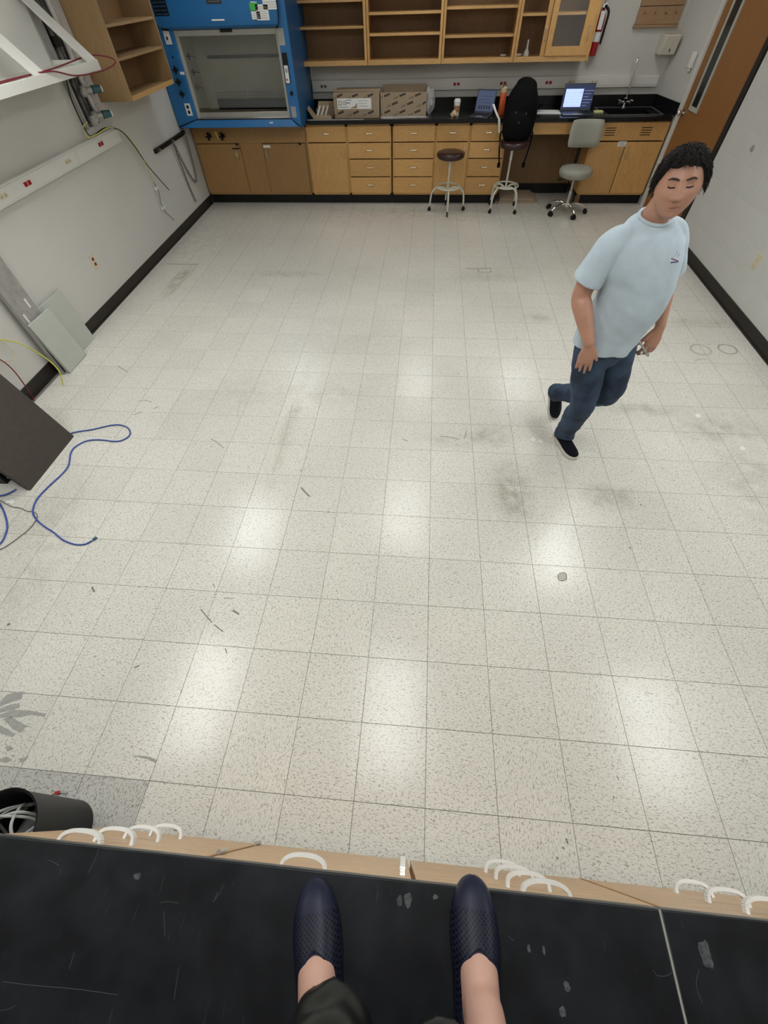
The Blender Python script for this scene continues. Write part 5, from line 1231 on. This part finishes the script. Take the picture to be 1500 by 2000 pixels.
# ------------------------------------------------------------ walking man
FW = V(.30,-.954,0).normalized(); RT = V(-FW.y*-1, 0, 0)
RT = V(FW.y, -FW.x, 0)             # his right hand side
UP = V(0,0,1)
def head_surf(d):   # unit direction (x = his left, y = forward, z = up) -> local point
    x, y, z = d
    W, D, H = .083, .098, .118
    p = V(x*W, y*D, z*H)
    if z < 0:
        k = -z
        p.x *= 1 - .26*k**1.7
        p.y *= 1 - (.10 if y > 0 else .42)*k
    else: p.x *= 1 + .03*z; p.z *= 1 - .10*z
    if y > 0:
        flatf = max(0, y)**2
        p.y -= .010*flatf*(1-abs(z))
    if y < 0 and z > -.2: p.y *= 1.05
    if y > .2:
        X_, Z_ = p.x, p.z
        gx = lambda c, s_, v_: math.exp(-((v_-c)/s_)**2)
        fw = min(1, (y-.2)/.3)
        dy = 0
        nz_ = max(0, min(1, (.018 - Z_)/.045)) if Z_ > -.034 else max(0, 1-(-.034-Z_)/.008)
        dy += .024*nz_*gx(0, .0115+.006*nz_, X_) * (1 if Z_ > -.045 else 0)
        dy += .007*gx(0,.010,X_)*gx(.018,.02,Z_)
        dy += .004*(gx(.013,.006,abs(X_)))*gx(-.032,.007,Z_)
        dy -= .009*gx(.031,.013,abs(X_))*gx(.010,.011,Z_)
        dy += .0045*gx(.031,.0105,abs(X_))*gx(.008,.007,Z_)
        dy += .005*gx(.028,.020,abs(X_))*gx(.031,.008,Z_)
        dy += .006*gx(.042,.016,abs(X_))*gx(-.020,.016,Z_)
        dy += .0065*gx(0,.022,X_)*gx(-.0545,.006,Z_) + .0065*gx(0,.018,X_)*gx(-.067,.006,Z_)
        dy -= .0045*gx(0,.026,X_)*gx(-.0607,.0022,Z_)
        dy -= .004*gx(0,.02,X_)*gx(-.079,.006,Z_)
        dy += .009*gx(0,.022,X_)*gx(-.098,.014,Z_)
        p.y += dy*fw
    return p
def sph(nu=96, nv=72):
    ds = []
    for j in range(nv+1):
        a = -PI/2 + PI*j/nv
        for i in range(nu):
            b__ = 2*PI*i/nu; ds.append(V(math.cos(a)*math.cos(b__), math.cos(a)*math.sin(b__), math.sin(a)))
    fs = [(j*nu+i, j*nu+(i+1) % nu, (j+1)*nu+(i+1) % nu, (j+1)*nu+i) for j in range(nv) for i in range(nu)]
    return ds, fs
HC = V(.874, 2.085, 1.586)      # head centre
hf = V(-.30,-.95,.06).normalized(); # face direction
hx = hf.cross(V(-.12,0,1).normalized()).normalized() ; hx = -hx
hz = hx.cross(hf).normalized()
if hz.z < 0: hz = -hz
HM = Matrix(((hx.x,hf.x,hz.x,HC.x),(hx.y,hf.y,hz.y,HC.y),(hx.z,hf.z,hz.z,HC.z),(0,0,0,1)))
ds, fs = sph()
headmb = MB().add([HM @ head_surf(d) for d in ds], fs)
def HS(x, z, off=.0):   # surface point on the face at local x,z
    lo, hi = 0, 1
    best = None; 
    # search direction giving local (x,z)
    dx, dz = x/.083, z/.118
    for _ in range(12):
        dy2 = max(.02, 1-dx*dx-dz*dz); p = head_surf(V(dx, math.sqrt(dy2), dz))
        dx += (x-p.x)/.083; dz += (z-p.z)/.118
    p = head_surf(V(dx, math.sqrt(max(.02, 1-dx*dx-dz*dz)), dz))
    return HM @ (p + V(0, off, 0))
ears = []
for s_ in (-1, 1):
    ears.append(limb([HM @ V(s_*.074,-.012,-.028), HM @ V(s_*.080,-.016,-.005), HM @ V(s_*.080,-.020,.020)], [.009,.014,.012], .45, (hf), n=12))
NB = V(.872, 2.165, 1.44)
SR, SL = V(.722,2.125,1.350), V(1.010,2.210,1.362)
ER, WR = V(.672,2.135,1.125), V(.750,2.010,.945)
EL, WL = V(1.135,2.290,1.115), V(1.158,2.185,.950)
HR, HL = V(.835,2.150,.86), V(.990,2.205,.86)
KR, AR = V(.912,2.120,.475), V(.955,2.275,.095)
KL, AL = V(1.085,2.215,.485), V(.890,2.545,.235)
lofts = [headmb] + ears
lofts.append(limb([NB-V(0,-.01,.04), NB+V(0,-.02,.04), HC+V(0,.035,-.06)], [.062,.056,.058], 1.0, RT))
lofts.append(limb([V(.91,2.19,.88), V(.92,2.18,1.05), V(.89,2.17,1.25), V(.875,2.17,1.38)], [.15,.145,.155,.12], [.72,.75,.65,.6], RT))
lofts.append(limb([SR+V(.10,.03,.02), SR, SL, SL+V(-.1,-.03,.02)], [.04,.052,.052,.04], 1.0))
lofts.append(limb([SR, SR.lerp(ER,.5)+V(-.01,0,0), ER, ER.lerp(WR,.3)+V(-.004,0,0), WR], [.054,.050,.047,.048,.030], .95))
lofts.append(limb([SL, SL.lerp(EL,.5)+V(.01,0,0), EL, EL.lerp(WL,.3), WL], [.052,.045,.040,.041,.026], .95))
for H_, K_, A_ in ((HR,KR,AR),(HL,KL,AL)): lofts.append(limb([H_, K_, K_.lerp(A_,.35), A_], [.075,.052,.05,.036], 1.0))
lofts += hand(WR+V(.004,-.003,-.018), V(.13,-.03,-1), V(-.30,-.95,.05), V(1,-.3,0), 1.0, .28, curls=(.30,.22,.26,.30))
lofts += hand(WL+V(0,-.003,-.018), V(.0,-.06,-1), V(.20,-.95,.08), V(-.95,-.2,0), 1.05, .4, curls=(.50,.42,.38,.36), thumb_out=.7)
PM = thing('person', 'man in pale blue t-shirt and dark jeans walking across the floor', 'person', (.96, 2.2, 0))
bodyme = organic(lofts, 'body', .0042, 4)
bodyme.transform(Matrix.Translation(-PM.location))
part('body', bodyme, M['skin'], PM)
# face details
def arc(pts, r_, nm, m_, n=8, rr=None):
    return part(nm, MB().tube(cr(pts, 4), rr if rr else r_, n), M[m_], PM)
for s_ in (-1, 1):
    part('eyebrow', limb([HS(s_*.013,.0265,.0008), HS(s_*.025,.0305,.0003), HS(s_*.038,.031,.0), HS(s_*.049,.026,.0)], [.0028,.0040,.0034,.0015], .5, hz, n=10), M['brow'], PM)
    part('eye', MB().tube(cr([HS(s_*.018,.004,.0), HS(s_*.025,.0035,.0008), HS(s_*.033,.0025,.0008), HS(s_*.043,.005,0)], 4), .0028, 6), M['brow'], PM)
    part('eyelid_crease', MB().tube(cr([HS(s_*.018,.011,-.0005), HS(s_*.030,.0155,-.0005), HS(s_*.043,.011,-.0005)], 4), .0016, 6), M['shadowskin'], PM)
part('lips', limb([HS(-.026,-.0625,.0), HS(-.012,-.0605,.001), HS(0,-.061,.001), HS(.012,-.0605,.001), HS(.026,-.0625,.0)], [.0015,.0042,.0052,.0042,.0015], .8, hz, n=10), M['lip'], PM)
part('mouth_line', MB().tube(cr([HS(-.027,-.0635,.0015), HS(-.012,-.0606,.0050), HS(0,-.0612,.0058), HS(.012,-.0606,.0050), HS(.027,-.0635,.0015)], 5), .0010, 6), M['shadowskin'], PM)
for s_ in (-1,1): part('nostril', MB().ball(HS(s_*.008,-.042,.002), .0036, 8), M['shadowskin'], PM)
# hair
def hairmask(d):
    x, y, z = d
    # hairline height as function of direction
    ang_ = math.atan2(abs(x), y)      # 0 front, pi back
    if ang_ < .80: hl = .60 - .10*ang_
    elif ang_ < 1.25: hl = .52 - (ang_-.80)/.45*.50
    elif ang_ < 1.55: hl = .02 - (ang_-1.25)/.3*.22
    elif ang_ < 1.95: hl = -.16
    else: hl = -.16 - min(1, (ang_-1.95)/.4)*.30
    hl += .05*noise.noise(V(x*5, y*5, 1.3))
    return max(-1, min(1, (z-hl)/.13))
hv = []
for d in ds:
    p = head_surf(d); mk = hairmask(d)
    th_ = .0075 + .004*max(0,-d.x) + .006*noise.noise(V(d.x*3.1, d.y*3.1, d.z*3.1)) + .007*noise.noise(V(d.x*16, d.y*16, d.z*16)) + .006*max(0, d.z)
    nrm = V(p.x/.083**2, p.y/.098**2, p.z/.118**2).normalized()
    hv.append(HM @ (p + nrm*(th_*mk if mk > 0 else .02*mk)))
hairmb = MB().add(hv, fs)
rnd = random.Random(11)
for _ in range(2600):
    d = V(rnd.gauss(0,1), rnd.gauss(0,1), rnd.gauss(0,1)).normalized()
    if hairmask(d) < .25: continue
    p = head_surf(d); nrm = V(p.x/.083**2, p.y/.098**2, p.z/.118**2).normalized()
    tng = (V(d.x*.6, -d.y*.2+.25, -1) + V(rnd.uniform(-.5,.5), rnd.uniform(-.5,.5), rnd.uniform(-.3,.3)))
    tng = (tng - nrm*tng.dot(nrm)).normalized()
    a = HM @ (p + nrm*.009); m1 = HM @ (p + nrm*.017 + tng*.012); e = HM @ (p + nrm*rnd.uniform(.012,.022) + tng*.024)
    hairmb.tube([a, m1, e], [.0017,.0012,.0003], 4)
part('hair', hairmb, M['hair'], PM, ang=60)
# t-shirt
bc1 = V(.905,2.185,.855)
tors = limb([V(.905,2.190,.845), V(.915,2.185,.95), V(.935,2.170,1.08), V(.920,2.165,1.22), V(.885,2.165,1.33), V(.874,2.168,1.405), V(.873,2.16,1.452)],
            [.182,.178,.180,.180,.180,.138,.078], [.80,.82,.84,.78,.66,.66,.80], RT, n=40, k=6, caps=False)
slR = limb([SR+V(.12,.03,.035), SR+V(.05,.015,.028), SR+V(-.004,0,.0), SR.lerp(ER,.38)+V(-.010,0,0), SR.lerp(ER,.70)+V(-.014,.002,0)], [.045,.058,.064,.072,.078], [.9,.92,.95,.95,.95], FW, n=32, caps=False)
slL = limb([SL+V(-.12,-.03,.035), SL+V(-.05,-.015,.028), SL+V(.004,0,.0), SL.lerp(EL,.38)+V(.008,0,0), SL.lerp(EL,.70)+V(.008,0,0)], [.045,.058,.062,.068,.072], .95, FW, n=32, caps=False)
shirt = organic([tors, slR, slL], 't_shirt', .0055, 3)
# cloth folds: gentle radial waves
for v_ in shirt.vertices:
    p = v_.co
    d = V(p.x-.91, p.y-2.17, 0)
    if d.length > 1e-4:
        q = noise.noise(V(p.x*9, p.y*9, p.z*5)) * .006 + noise.noise(V((p.x+p.z)*16, (p.y)*14, (p.z-p.x)*9+3)) * .0035
        hem = max(0, (.93-p.z)/.09); q += hem*.008*math.sin(math.atan2(d.y, d.x)*6+1)
        v_.co = p + d.normalized()*q
shirt.transform(Matrix.Translation(-PM.location))
sh = part('t_shirt', shirt, M['shirt'], PM)
part('collar', MB().tube([V(.873,2.158,1.452) + RT*.071*math.cos(a) + FW*.062*math.sin(a) + UP*(-.014*math.sin(a)) for a in [2*PI*k/36 for k in range(36)]], .0075, 8, closed=True), M['shirt'], PM)
# emblem on his left chest: found by casting onto the shirt
from mathutils.bvhtree import BVHTree
bmt = bmesh.new(); bmt.from_mesh(shirt); tree = BVHTree.FromBMesh(bmt); bmt.free()
def on_shirt(u, v, lift=.0012):
    o_ = CAM - PM.location; d = (MC @ V(u-750, 1000-v, -FPX)).normalized()
    loc, nrm, idx, dist = tree.ray_cast(o_, d)
    return (loc + PM.location + nrm*lift) if loc is not None else None
def ribbon(pix, r_, m_, nm):
    P = [on_shirt(u, v) for u, v in pix]; P = [p for p in P if p is not None]
    if len(P) > 1: part(nm, MB().tube(cr(P, 3), r_, 5), m_, PM)
inkblue = mat('navy_print', (.04,.045,.14), .8); inkred = mat('maroon_print', (.25,.05,.09), .8); inkgrey = mat('grey_print', (.36,.36,.44), .8)
ribbon([(1310,513),(1316,512),(1324,511)], .0026, inkblue, 'shirt_print')
ribbon([(1311,505),(1317,507),(1323,509)], .0020, inkred, 'shirt_print')
ribbon([(1313,503),(1319,498),(1322,490)], .0008, inkgrey, 'shirt_print')
ribbon([(1323,502),(1326,496)], .0008, inkred, 'shirt_print')
# jeans
pel = limb([V(.905,2.185,.93), V(.905,2.183,.86), V(.91,2.18,.80)], [.160,.168,.14], [.74,.76,.8], RT, n=32)
lR = limb([HR+V(0,0,0), HR.lerp(KR,.5)+V(-.005,-.005,0), KR, KR.lerp(AR,.4), AR+V(0,.0,.02), AR+V(.002,-.012,-.035)], [.098,.090,.074,.070,.062,.066], [.98,1,1.02,1.05,1.15,1.2], V(1,.2,0), n=28, caps=False)
lL = limb([HL+V(0,0,0), HL.lerp(KL,.5)+V(.008,0,0), KL, KL.lerp(AL,.4), AL+V(.015,-.02,.02), AL+V(-.005,.012,-.005)], [.098,.088,.074,.068,.062,.064], 1.0, V(1,.2,0), n=28, caps=False)
jeans = organic([pel, lR, lL], 'jeans', .006, 3)
jn = [v_.normal.copy() for v_ in jeans.vertices]
for v_, nn_ in zip(jeans.vertices, jn):
    p = v_.co; q = noise.noise(V(p.x*12, p.y*12, p.z*15))*.006 + (noise.noise(V(p.x*8, p.y*8, p.z*34+5))*.005 if p.z < .45 else 0)
    v_.co = p + nn_*q
jeans.transform(Matrix.Translation(-PM.location))
part('jeans', jeans, M['denim'], PM)
# shoes
def shoe(nm, M4, up_m, sole_m, L_=.275, W_=.05, H_=.075, parent=None):
    # local: y forward from heel 0 to L_, z up from sole
    n = 24; upr = []; rows = []
    prof = [(0,.50,.80),(.06,.72,1.0),(.2,.80,1.05),(.35,.82,1.0),(.5,.90,.80),(.65,1.0,.62),(.8,.98,.50),(.92,.78,.42),(.98,.45,.34),(1,.2,.25)]
    mb = MB(); rings = []
    for (f, w_, h_) in prof:
        ring = []
        for k in range(n):
            a = 2*PI*k/n; c, s_ = math.cos(a), math.sin(a)
            ring.append(M4 @ V(c*W_*w_*(1 if s_ < 0 else (1-.25*s_)), L_*f, .022 + (H_*h_*s_ if s_ > 0 else .008*s_)))
        rings += ring
    m_ = len(prof)
    mb.add(rings, [(i*n+k, i*n+(k+1) % n, (i+1)*n+(k+1) % n, (i+1)*n+k) for i in range(m_-1) for k in range(n)] + [tuple(range(n))[::-1], tuple(range((m_-1)*n, m_*n))])
    o = part(nm, mb, up_m, parent, ang=70)
    sb = MB(); rings = []
    out = [(-.02,.3),(0,.62),(.06,.84),(.2,.90),(.35,.90),(.5,.97),(.65,1.07),(.8,1.05),(.92,.86),(.985,.55),(1.015,.25)]
    vs_ = [M4 @ V(w_*W_, L_*f, 0) for f, w_ in out] + [M4 @ V(-w_*W_, L_*f, 0) for f, w_ in out[::-1]]
    upv = (M4.to_3x3() @ V(0,0,1))*.026
    sb.slab(vs_, upv)
    part('sole', sb, sole_m, o, bevel=.004)
    return o
def frame(org, fwd, up):
    f = Vector(fwd).normalized(); u = Vector(up); u = (u - f*u.dot(f)).normalized(); r_ = f.cross(u)
    return Matrix(((r_.x,f.x,u.x,org[0]),(r_.y,f.y,u.y,org[1]),(r_.z,f.z,u.z,org[2]),(0,0,0,1)))
so = shoe('shoe', frame(V(.938,2.362,.002), V(.30,-.954,0), Z), M['shoeblack'], M['sole'], parent=PM)
part('shoe_tab', MB().obb(frame(V(.938,2.362,.002), V(.30,-.954,0), Z) @ V(.0,.135,.094), V(.954,.3,0), V(.30,-.954,-.6), V(0,0,1), .006, .016, .003), M['grey_cable'], so)
shoe('shoe', frame(V(.872,2.600,.268), V(.27,-.12,-.86), V(.25,-.88,.35)), M['shoeblack'], M['sole'], parent=PM)
# object in his left hand
t = thing('hand_tool', 'small silvery clamp tool held in the man\'s left hand', 'tool', (1.11, 2.12, .78))
hp = V(1.110, 2.145, .845)
part('rod', MB().cyl(hp+V(-.040,-.0,.035), hp+V(.035,.0,-.035), .0055, .0055, 12), M['steel'], t)
part('jaw', MB().cyl(hp+V(-.052,.0,.047), hp+V(-.034,0,.030), .008, .007, 12).cyl(hp+V(.025,0,-.026), hp+V(.045,0,-.047), .008, .008, 12), M['steel'], t)
part('screw', MB().cyl(hp+V(.0,-.0,-.03), hp+V(.02,.0,.01), .004, .004, 8).ball(hp+V(.0,0,-.03), .009, 10), M['nickel'], t)

# ------------------------------------------------------------ photographer's legs and feet on the bench
PF = thing('person', 'person in black satin trousers and navy shoes standing on the black bench', 'person', (-.1, -.4, .91))
def foot_set(toe, heel, ankle_top, knee):
    toe, heel = V(*toe), V(*heel); d = (toe-heel).normalized(); L_ = (toe-heel).length; r_ = d.cross(Z)
    M4 = frame(heel, d, Z)
    A = M4 @ V(0, .050, .085)
    fl_ = [limb([M4 @ V(0,.205,.018), M4 @ V(0,.17,.021), M4 @ V(0,.135,.034), M4 @ V(0,.095,.056), M4 @ V(0,.055,.064), M4 @ V(0,.035,.05)], [.020,.032,.037,.036,.034,.026], [.5,.5,.80,1.02,1.1,1.1], r_, n=20),
           limb([M4 @ V(0,.03,.035), M4 @ V(0,.075,.080), A.lerp(ankle_top,.5), ankle_top, ankle_top.lerp(knee,.4), knee], [.028,.035,.036,.042,.055,.06], 1.1, r_, n=20)]
    # ankle bones and instep tendon
    fl_.append(limb([A + r_*.026 + V(0,0,.01), A + r_*.030 + V(0,0,.025)], [.012,.011], 1.0)); fl_.append(limb([A - r_*.026 + V(0,0,.015), A - r_*.030 + V(0,0,.03)], [.012,.011], 1.0))
    fl_.append(limb([M4 @ V(.006,.135,.060), M4 @ V(.004,.10,.090), A + d*.034 + Z*.03, ankle_top + d*.040], [.004,.005,.006,.006], 1.0, n=10))
    return fl_, M4
kn1, kn2 = V(-.20,-.50,1.42), V(.04,-.50,1.42)
hip1, hip2 = V(-.16,-.56,1.80), V(.0,-.56,1.80)
LHEEL, LTOE = (-.232,-.398,.912), (-.297,-.160,.912)
RHEEL, RTOE = (.052,-.372,.912), (.052,-.128,.912)
f1, M1 = foot_set(LTOE, LHEEL, V(-.228,-.385,1.08), kn1)
f2, M2 = foot_set(RTOE, RHEEL, V(.060,-.365,1.08), kn2)
bl_ = f1 + f2 + [limb([kn1, hip1], [.06,.085], 1.0), limb([kn2, hip2], [.06,.085], 1.0), limb([V(-.17,-.57,1.83), V(.01,-.57,1.83)], [.08,.08], 1.0)]
bme = organic(bl_, 'body', .0042, 4); bme.transform(Matrix.Translation(-PF.location))
part('body', bme, M['skin2'], PF)
def flat_shoe():
    # ballerina shape: closed toe, rim running round a U-shaped opening
    st_ = [(-.018,.004),(-.012,.020),(.0,.033),(.02,.039),(.045,.0415),(.07,.042),(.09,.0425),(.105,.0435),(.118,.045),(.128,.046),(.136,.0465),(.142,.047),(.148,.0475),(.158,.048),(.175,.0475),(.195,.045),(.212,.0405),(.228,.034),(.240,.026),(.248,.016),(.2515,.003)]
    n = 12; vs_, fs_, rows = [], [], []
    for (y_, w_) in st_:
        top = .066 - max(0, (y_-.135))*.30 - max(0, y_-.235)*1.2
        if y_ >= .145: ar = PI/2
        else:
            u_ = max(0, (y_-.02)/.125); a0 = math.asin(min(1, (.047/top)**1.25))
            ca = math.cos(a0)*max(0, 1-u_**3.2)**.62; ar = math.acos(ca) 
        row = []
        for sgn in (1, -1):
            side = []
            for k in range(n+1):
                a = ar*k/n
                side.append(len(vs_)); vs_.append(V(sgn*w_*max(0, math.cos(a))**.75, y_, top*math.sin(a)**.8))
            row.append(side)
        rows.append(row)
    for i in range(len(rows)-1):
        for sd in range(2):
            for k in range(n):
                fs_.append((rows[i][sd][k], rows[i+1][sd][k], rows[i+1][sd][k+1], rows[i][sd][k+1]))
    # close heel
    a_, b_ = rows[0]
    for k in range(n): fs_.append((a_[k], a_[k+1], b_[k+1], b_[k]))
    return MB().add(vs_, fs_)
M['rimnavy'] = mat('navy_binding', (.016,.018,.040), .4, var=.05)
def rim_pts():
    st_ = [(.02,.039),(.045,.0415),(.07,.042),(.09,.0425),(.105,.0435),(.118,.045),(.128,.046),(.136,.0465),(.142,.047)]
    A = []
    for (y_, w_) in st_:
        top = .066 - max(0, (y_-.135))*.30; u_ = max(0, (y_-.02)/.125); a0 = math.asin(min(1, (.047/top)**1.25))
        ar_ = math.acos(math.cos(a0)*max(0, 1-u_**3.2)**.62); A.append((w_, ar_, y_, top*math.sin(ar_)**.8+.001))
    tp = .066 - .01*.30
    return [(1, *q) for q in A] + [(0, .047, PI/2, .1455, tp+.001)] + [(-1, *q) for q in A[::-1]]
RIM = rim_pts()
def shoe2(M4, nm):
    mbs = flat_shoe()
    me = mesh_of(mbs, 'shoe', smooth=True, ang=180)
    bm = bmesh.new(); bm.from_mesh(me); bmesh.ops.remove_doubles(bm, verts=bm.verts, dist=.0004); bmesh.ops.recalc_face_normals(bm, faces=bm.faces)
    bm.to_mesh(me); bm.free(); me.shade_smooth()
    o = bpy.data.objects.new('shoe', me); C.objects.link(o); me.materials.append(M['navy']); o.parent = PF
    o.matrix_local = Matrix.Translation(-PF.location) @ M4
    s_ = o.modifiers.new('sub', 'SUBSURF'); s_.levels = 1; s_.render_levels = 1
    s_ = o.modifiers.new('sol', 'SOLIDIFY'); s_.thickness = .0028; s_.offset = 1
    out = [(-.018,.020),(.0,.036),(.03,.042),(.07,.043),(.11,.046),(.15,.050),(.18,.049),(.205,.0445),(.225,.0365),(.24,.026),(.250,.012)]
    sb = MB().slab([V(w_, y_, -.002) for y_, w_ in out] + [V(-w_, y_, -.002) for y_, w_ in out[::-1]], (0,0,.006))
    rim = MB().tube(cr([V(sx_*w_*max(0, math.cos(ar_))**.75, y_, z_) for sx_, w_, ar_, y_, z_ in RIM], 3), .0016, 6)
    ro = bpy.data.objects.new('rim_binding', mesh_of(rim, 'rim_binding')); C.objects.link(ro); ro.data.materials.append(M['rimnavy']); ro.parent = o
    so_ = bpy.data.objects.new('sole', mesh_of(sb, 'sole')); C.objects.link(so_); so_.data.materials.append(M['black']); so_.parent = o
    return o
shoe2(M1, 'left'); shoe2(M2, 'right')
# trousers
def leg(a_top, kn, hip, hem_z):
    h = a_top.copy(); h.z = hem_z
    return h
tr = [limb([V(-.222,-.338,1.010), V(-.215,-.358,1.07), V(-.21,-.42,1.20), kn1, hip1+V(0,0,.02)], [.072,.072,.078,.085,.105], 1.0, X, n=28, caps=False),
      limb([V(-.035,-.352,1.065), V(-.022,-.378,1.12), V(.02,-.44,1.25), kn2, hip2+V(0,0,.02)], [.075,.072,.076,.085,.105], 1.0, X, n=28, caps=False),
      limb([V(-.18,-.575,1.84), V(.02,-.575,1.84)], [.10,.10], 1.0, n=24)]
tme = organic(tr, 'trousers', .006, 3)
jn = [v_.normal.copy() for v_ in tme.vertices]
for v_, nn_ in zip(tme.vertices, jn):
    p = v_.co; v_.co = p + nn_*(noise.noise(V(p.x*20, p.y*20, p.z*22))*.010)
tme.transform(Matrix.Translation(-PF.location))
part('trousers', tme, M['blackshiny'], PF)

bpy.data.scenes.remove(SC2)
# ------------------------------------------------------------ marks on the floor
def fpoly(pix): return MB().slab([at(u, v, 'z', .0002) for u, v in pix], (0,0,.0004))
for pix in ([(0,1372),(12,1358),(30,1352),(46,1350),(42,1366),(20,1372),(0,1380)], [(0,1384),(20,1376),(39,1373),(38,1382),(10,1390),(0,1392)],
            [(0,1396),(25,1386),(60,1388),(90,1394),(88,1400),(60,1396),(40,1401),(0,1402)], [(6,1404),(22,1400),(52,1418),(40,1432),(25,1424)],
            [(0,1416),(15,1424),(30,1434),(24,1440),(0,1432)], [(10,1458),(22,1456),(24,1464),(14,1468)], [(0,1482),(14,1478),(24,1484),(14,1490),(0,1488)], [(36,1482),(56,1478),(50,1486),(42,1490)],
            [(252,1475),(272,1476),(292,1478),(306,1484),(304,1490),(288,1483)]):
    part('tape_residue', fpoly(pix), M['tape'], fl)
def fline(pix, w_, m_='scuff', nm='scuff_mark'):
    part(nm, scratch(pix, w_, .0003), M[m_], fl)
fline([(588,952),(596,961),(605,970)], .012)
fline([(392,1190),(402,1202),(414,1216)], .006); fline([(418,1220),(428,1228),(436,1234)], .006); fline([(455,1192),(461,1196),(467,1200)], .010)
fline([(416,1130-40+50),(420,1148)], .004); fline([(437,1168),(455,1169)], .004)
fline([(229,714),(240,721),(250,727)], .006); fline([(270,784),(283,782),(296,785)], .006); fline([(300,798),(310,794)], .008); fline([(275,805),(262,810)], .008)
fline([(325,515),(350,516),(388,516)], .014, 'scuff'); fline([(386,518),(365,540),(345,560),(333,575)], .035, 'scufflight')
fline([(412,857),(425,865),(437,875)], .005); fline([(911,842),(907,857)], .005); fline([(786,858),(796,861)], .006); fline([(860,852),(878,854),(898,858)], .006)
fline([(910,524),(925,525),(960,524)], .012, 'scuff'); fline([(934,526),(936,531),(957,532),(958,527)], .008, 'scuff')
fline([(571,790),(560,840),(545,890),(533,925)], .012, 'scufflight'); fline([(470,780),(462,815)], .01, 'scufflight')
fline([(1105,1638),(1107,1642),(1109,1648)], .007); fline([(1098,1655),(1102,1658)], .006); fline([(1087,1673),(1090,1678)], .006); fline([(1262,1352),(1276,1356)], .003); fline([(1198,1554),(1199,1561)], .004); fline([(1205,1515),(1208,1523)], .004)
fline([(180,1146),(182,1152),(185,1156)], .010); fline([(14,1221),(20,1218)], .016); fline([(440,1266),(443,1276)], .006); fline([(262,1304),(272,1300)], .008)
# rust rings left by cylinders
def ring(u, v, r_, w_, m_, a0=0, a1=2*PI):
    c = at(u, v, 'z', .0003); n = 40; P = [c + V(r_*math.cos(a0+(a1-a0)*k/n), r_*math.sin(a0+(a1-a0)*k/n), 0) for k in range(n+1)]
    mb = MB()
    for i in range(n):
        a, b_ = P[i], P[i+1]; ra, rb = (a-c).normalized()*w_, (b_-c).normalized()*w_
        mb.slab([a-ra, a+ra, b_+rb, b_-rb], (0,0,.0003))
    part('ring_stain', mb, M[m_], fl)
ring(1369, 683, .088, .0055, 'scufflight'); ring(1369, 683, .079, .003, 'tape'); ring(1421, 682, .078, .005, 'tape'); ring(1421, 682, .072, .002, 'scuff')
ring(1378, 712, .085, .0035, 'scufflight', -.4, 2.4); ring(1378, 712, .080, .0022, 'tape', 1.2, 2.6); ring(1437, 714, .098, .003, 'scufflight', 3.1, 6.4)
fline([(1356,636),(1370,635),(1388,637)], .018, 'scufflight')
# worn square and glue marks
fline([(1092,1120),(1104,1119),(1106,1130),(1100,1134),(1091,1132),(1090,1122)], .006, 'scuff'); part('glue_patch', fpoly([(1091,1120),(1103,1119),(1105,1129),(1099,1133),(1092,1131)]), M['scufflight'], fl)
for k, (u, v) in enumerate(((1041,858),(1055,862),(1363,812),(1450,876))):
    part('paint_chip', fpoly([(u-5,v-3),(u+1,v-4),(u+6,v),(u+3,v+4),(u-4,v+2)]), M['chip'], fl)
for (u, v) in ((992,809),(980,735),(895,730),(1058,532),(1106,536),(845,577),(641+0,1000),(1230,1070),(588,919),(445,605),(370,600),(1252,986)):
    p = at(u, v, 'z', .0002); part('dark_spot', MB().cyl(p, p+V(0,0,.0004), .006, .006, 8), M['scuff'], fl)
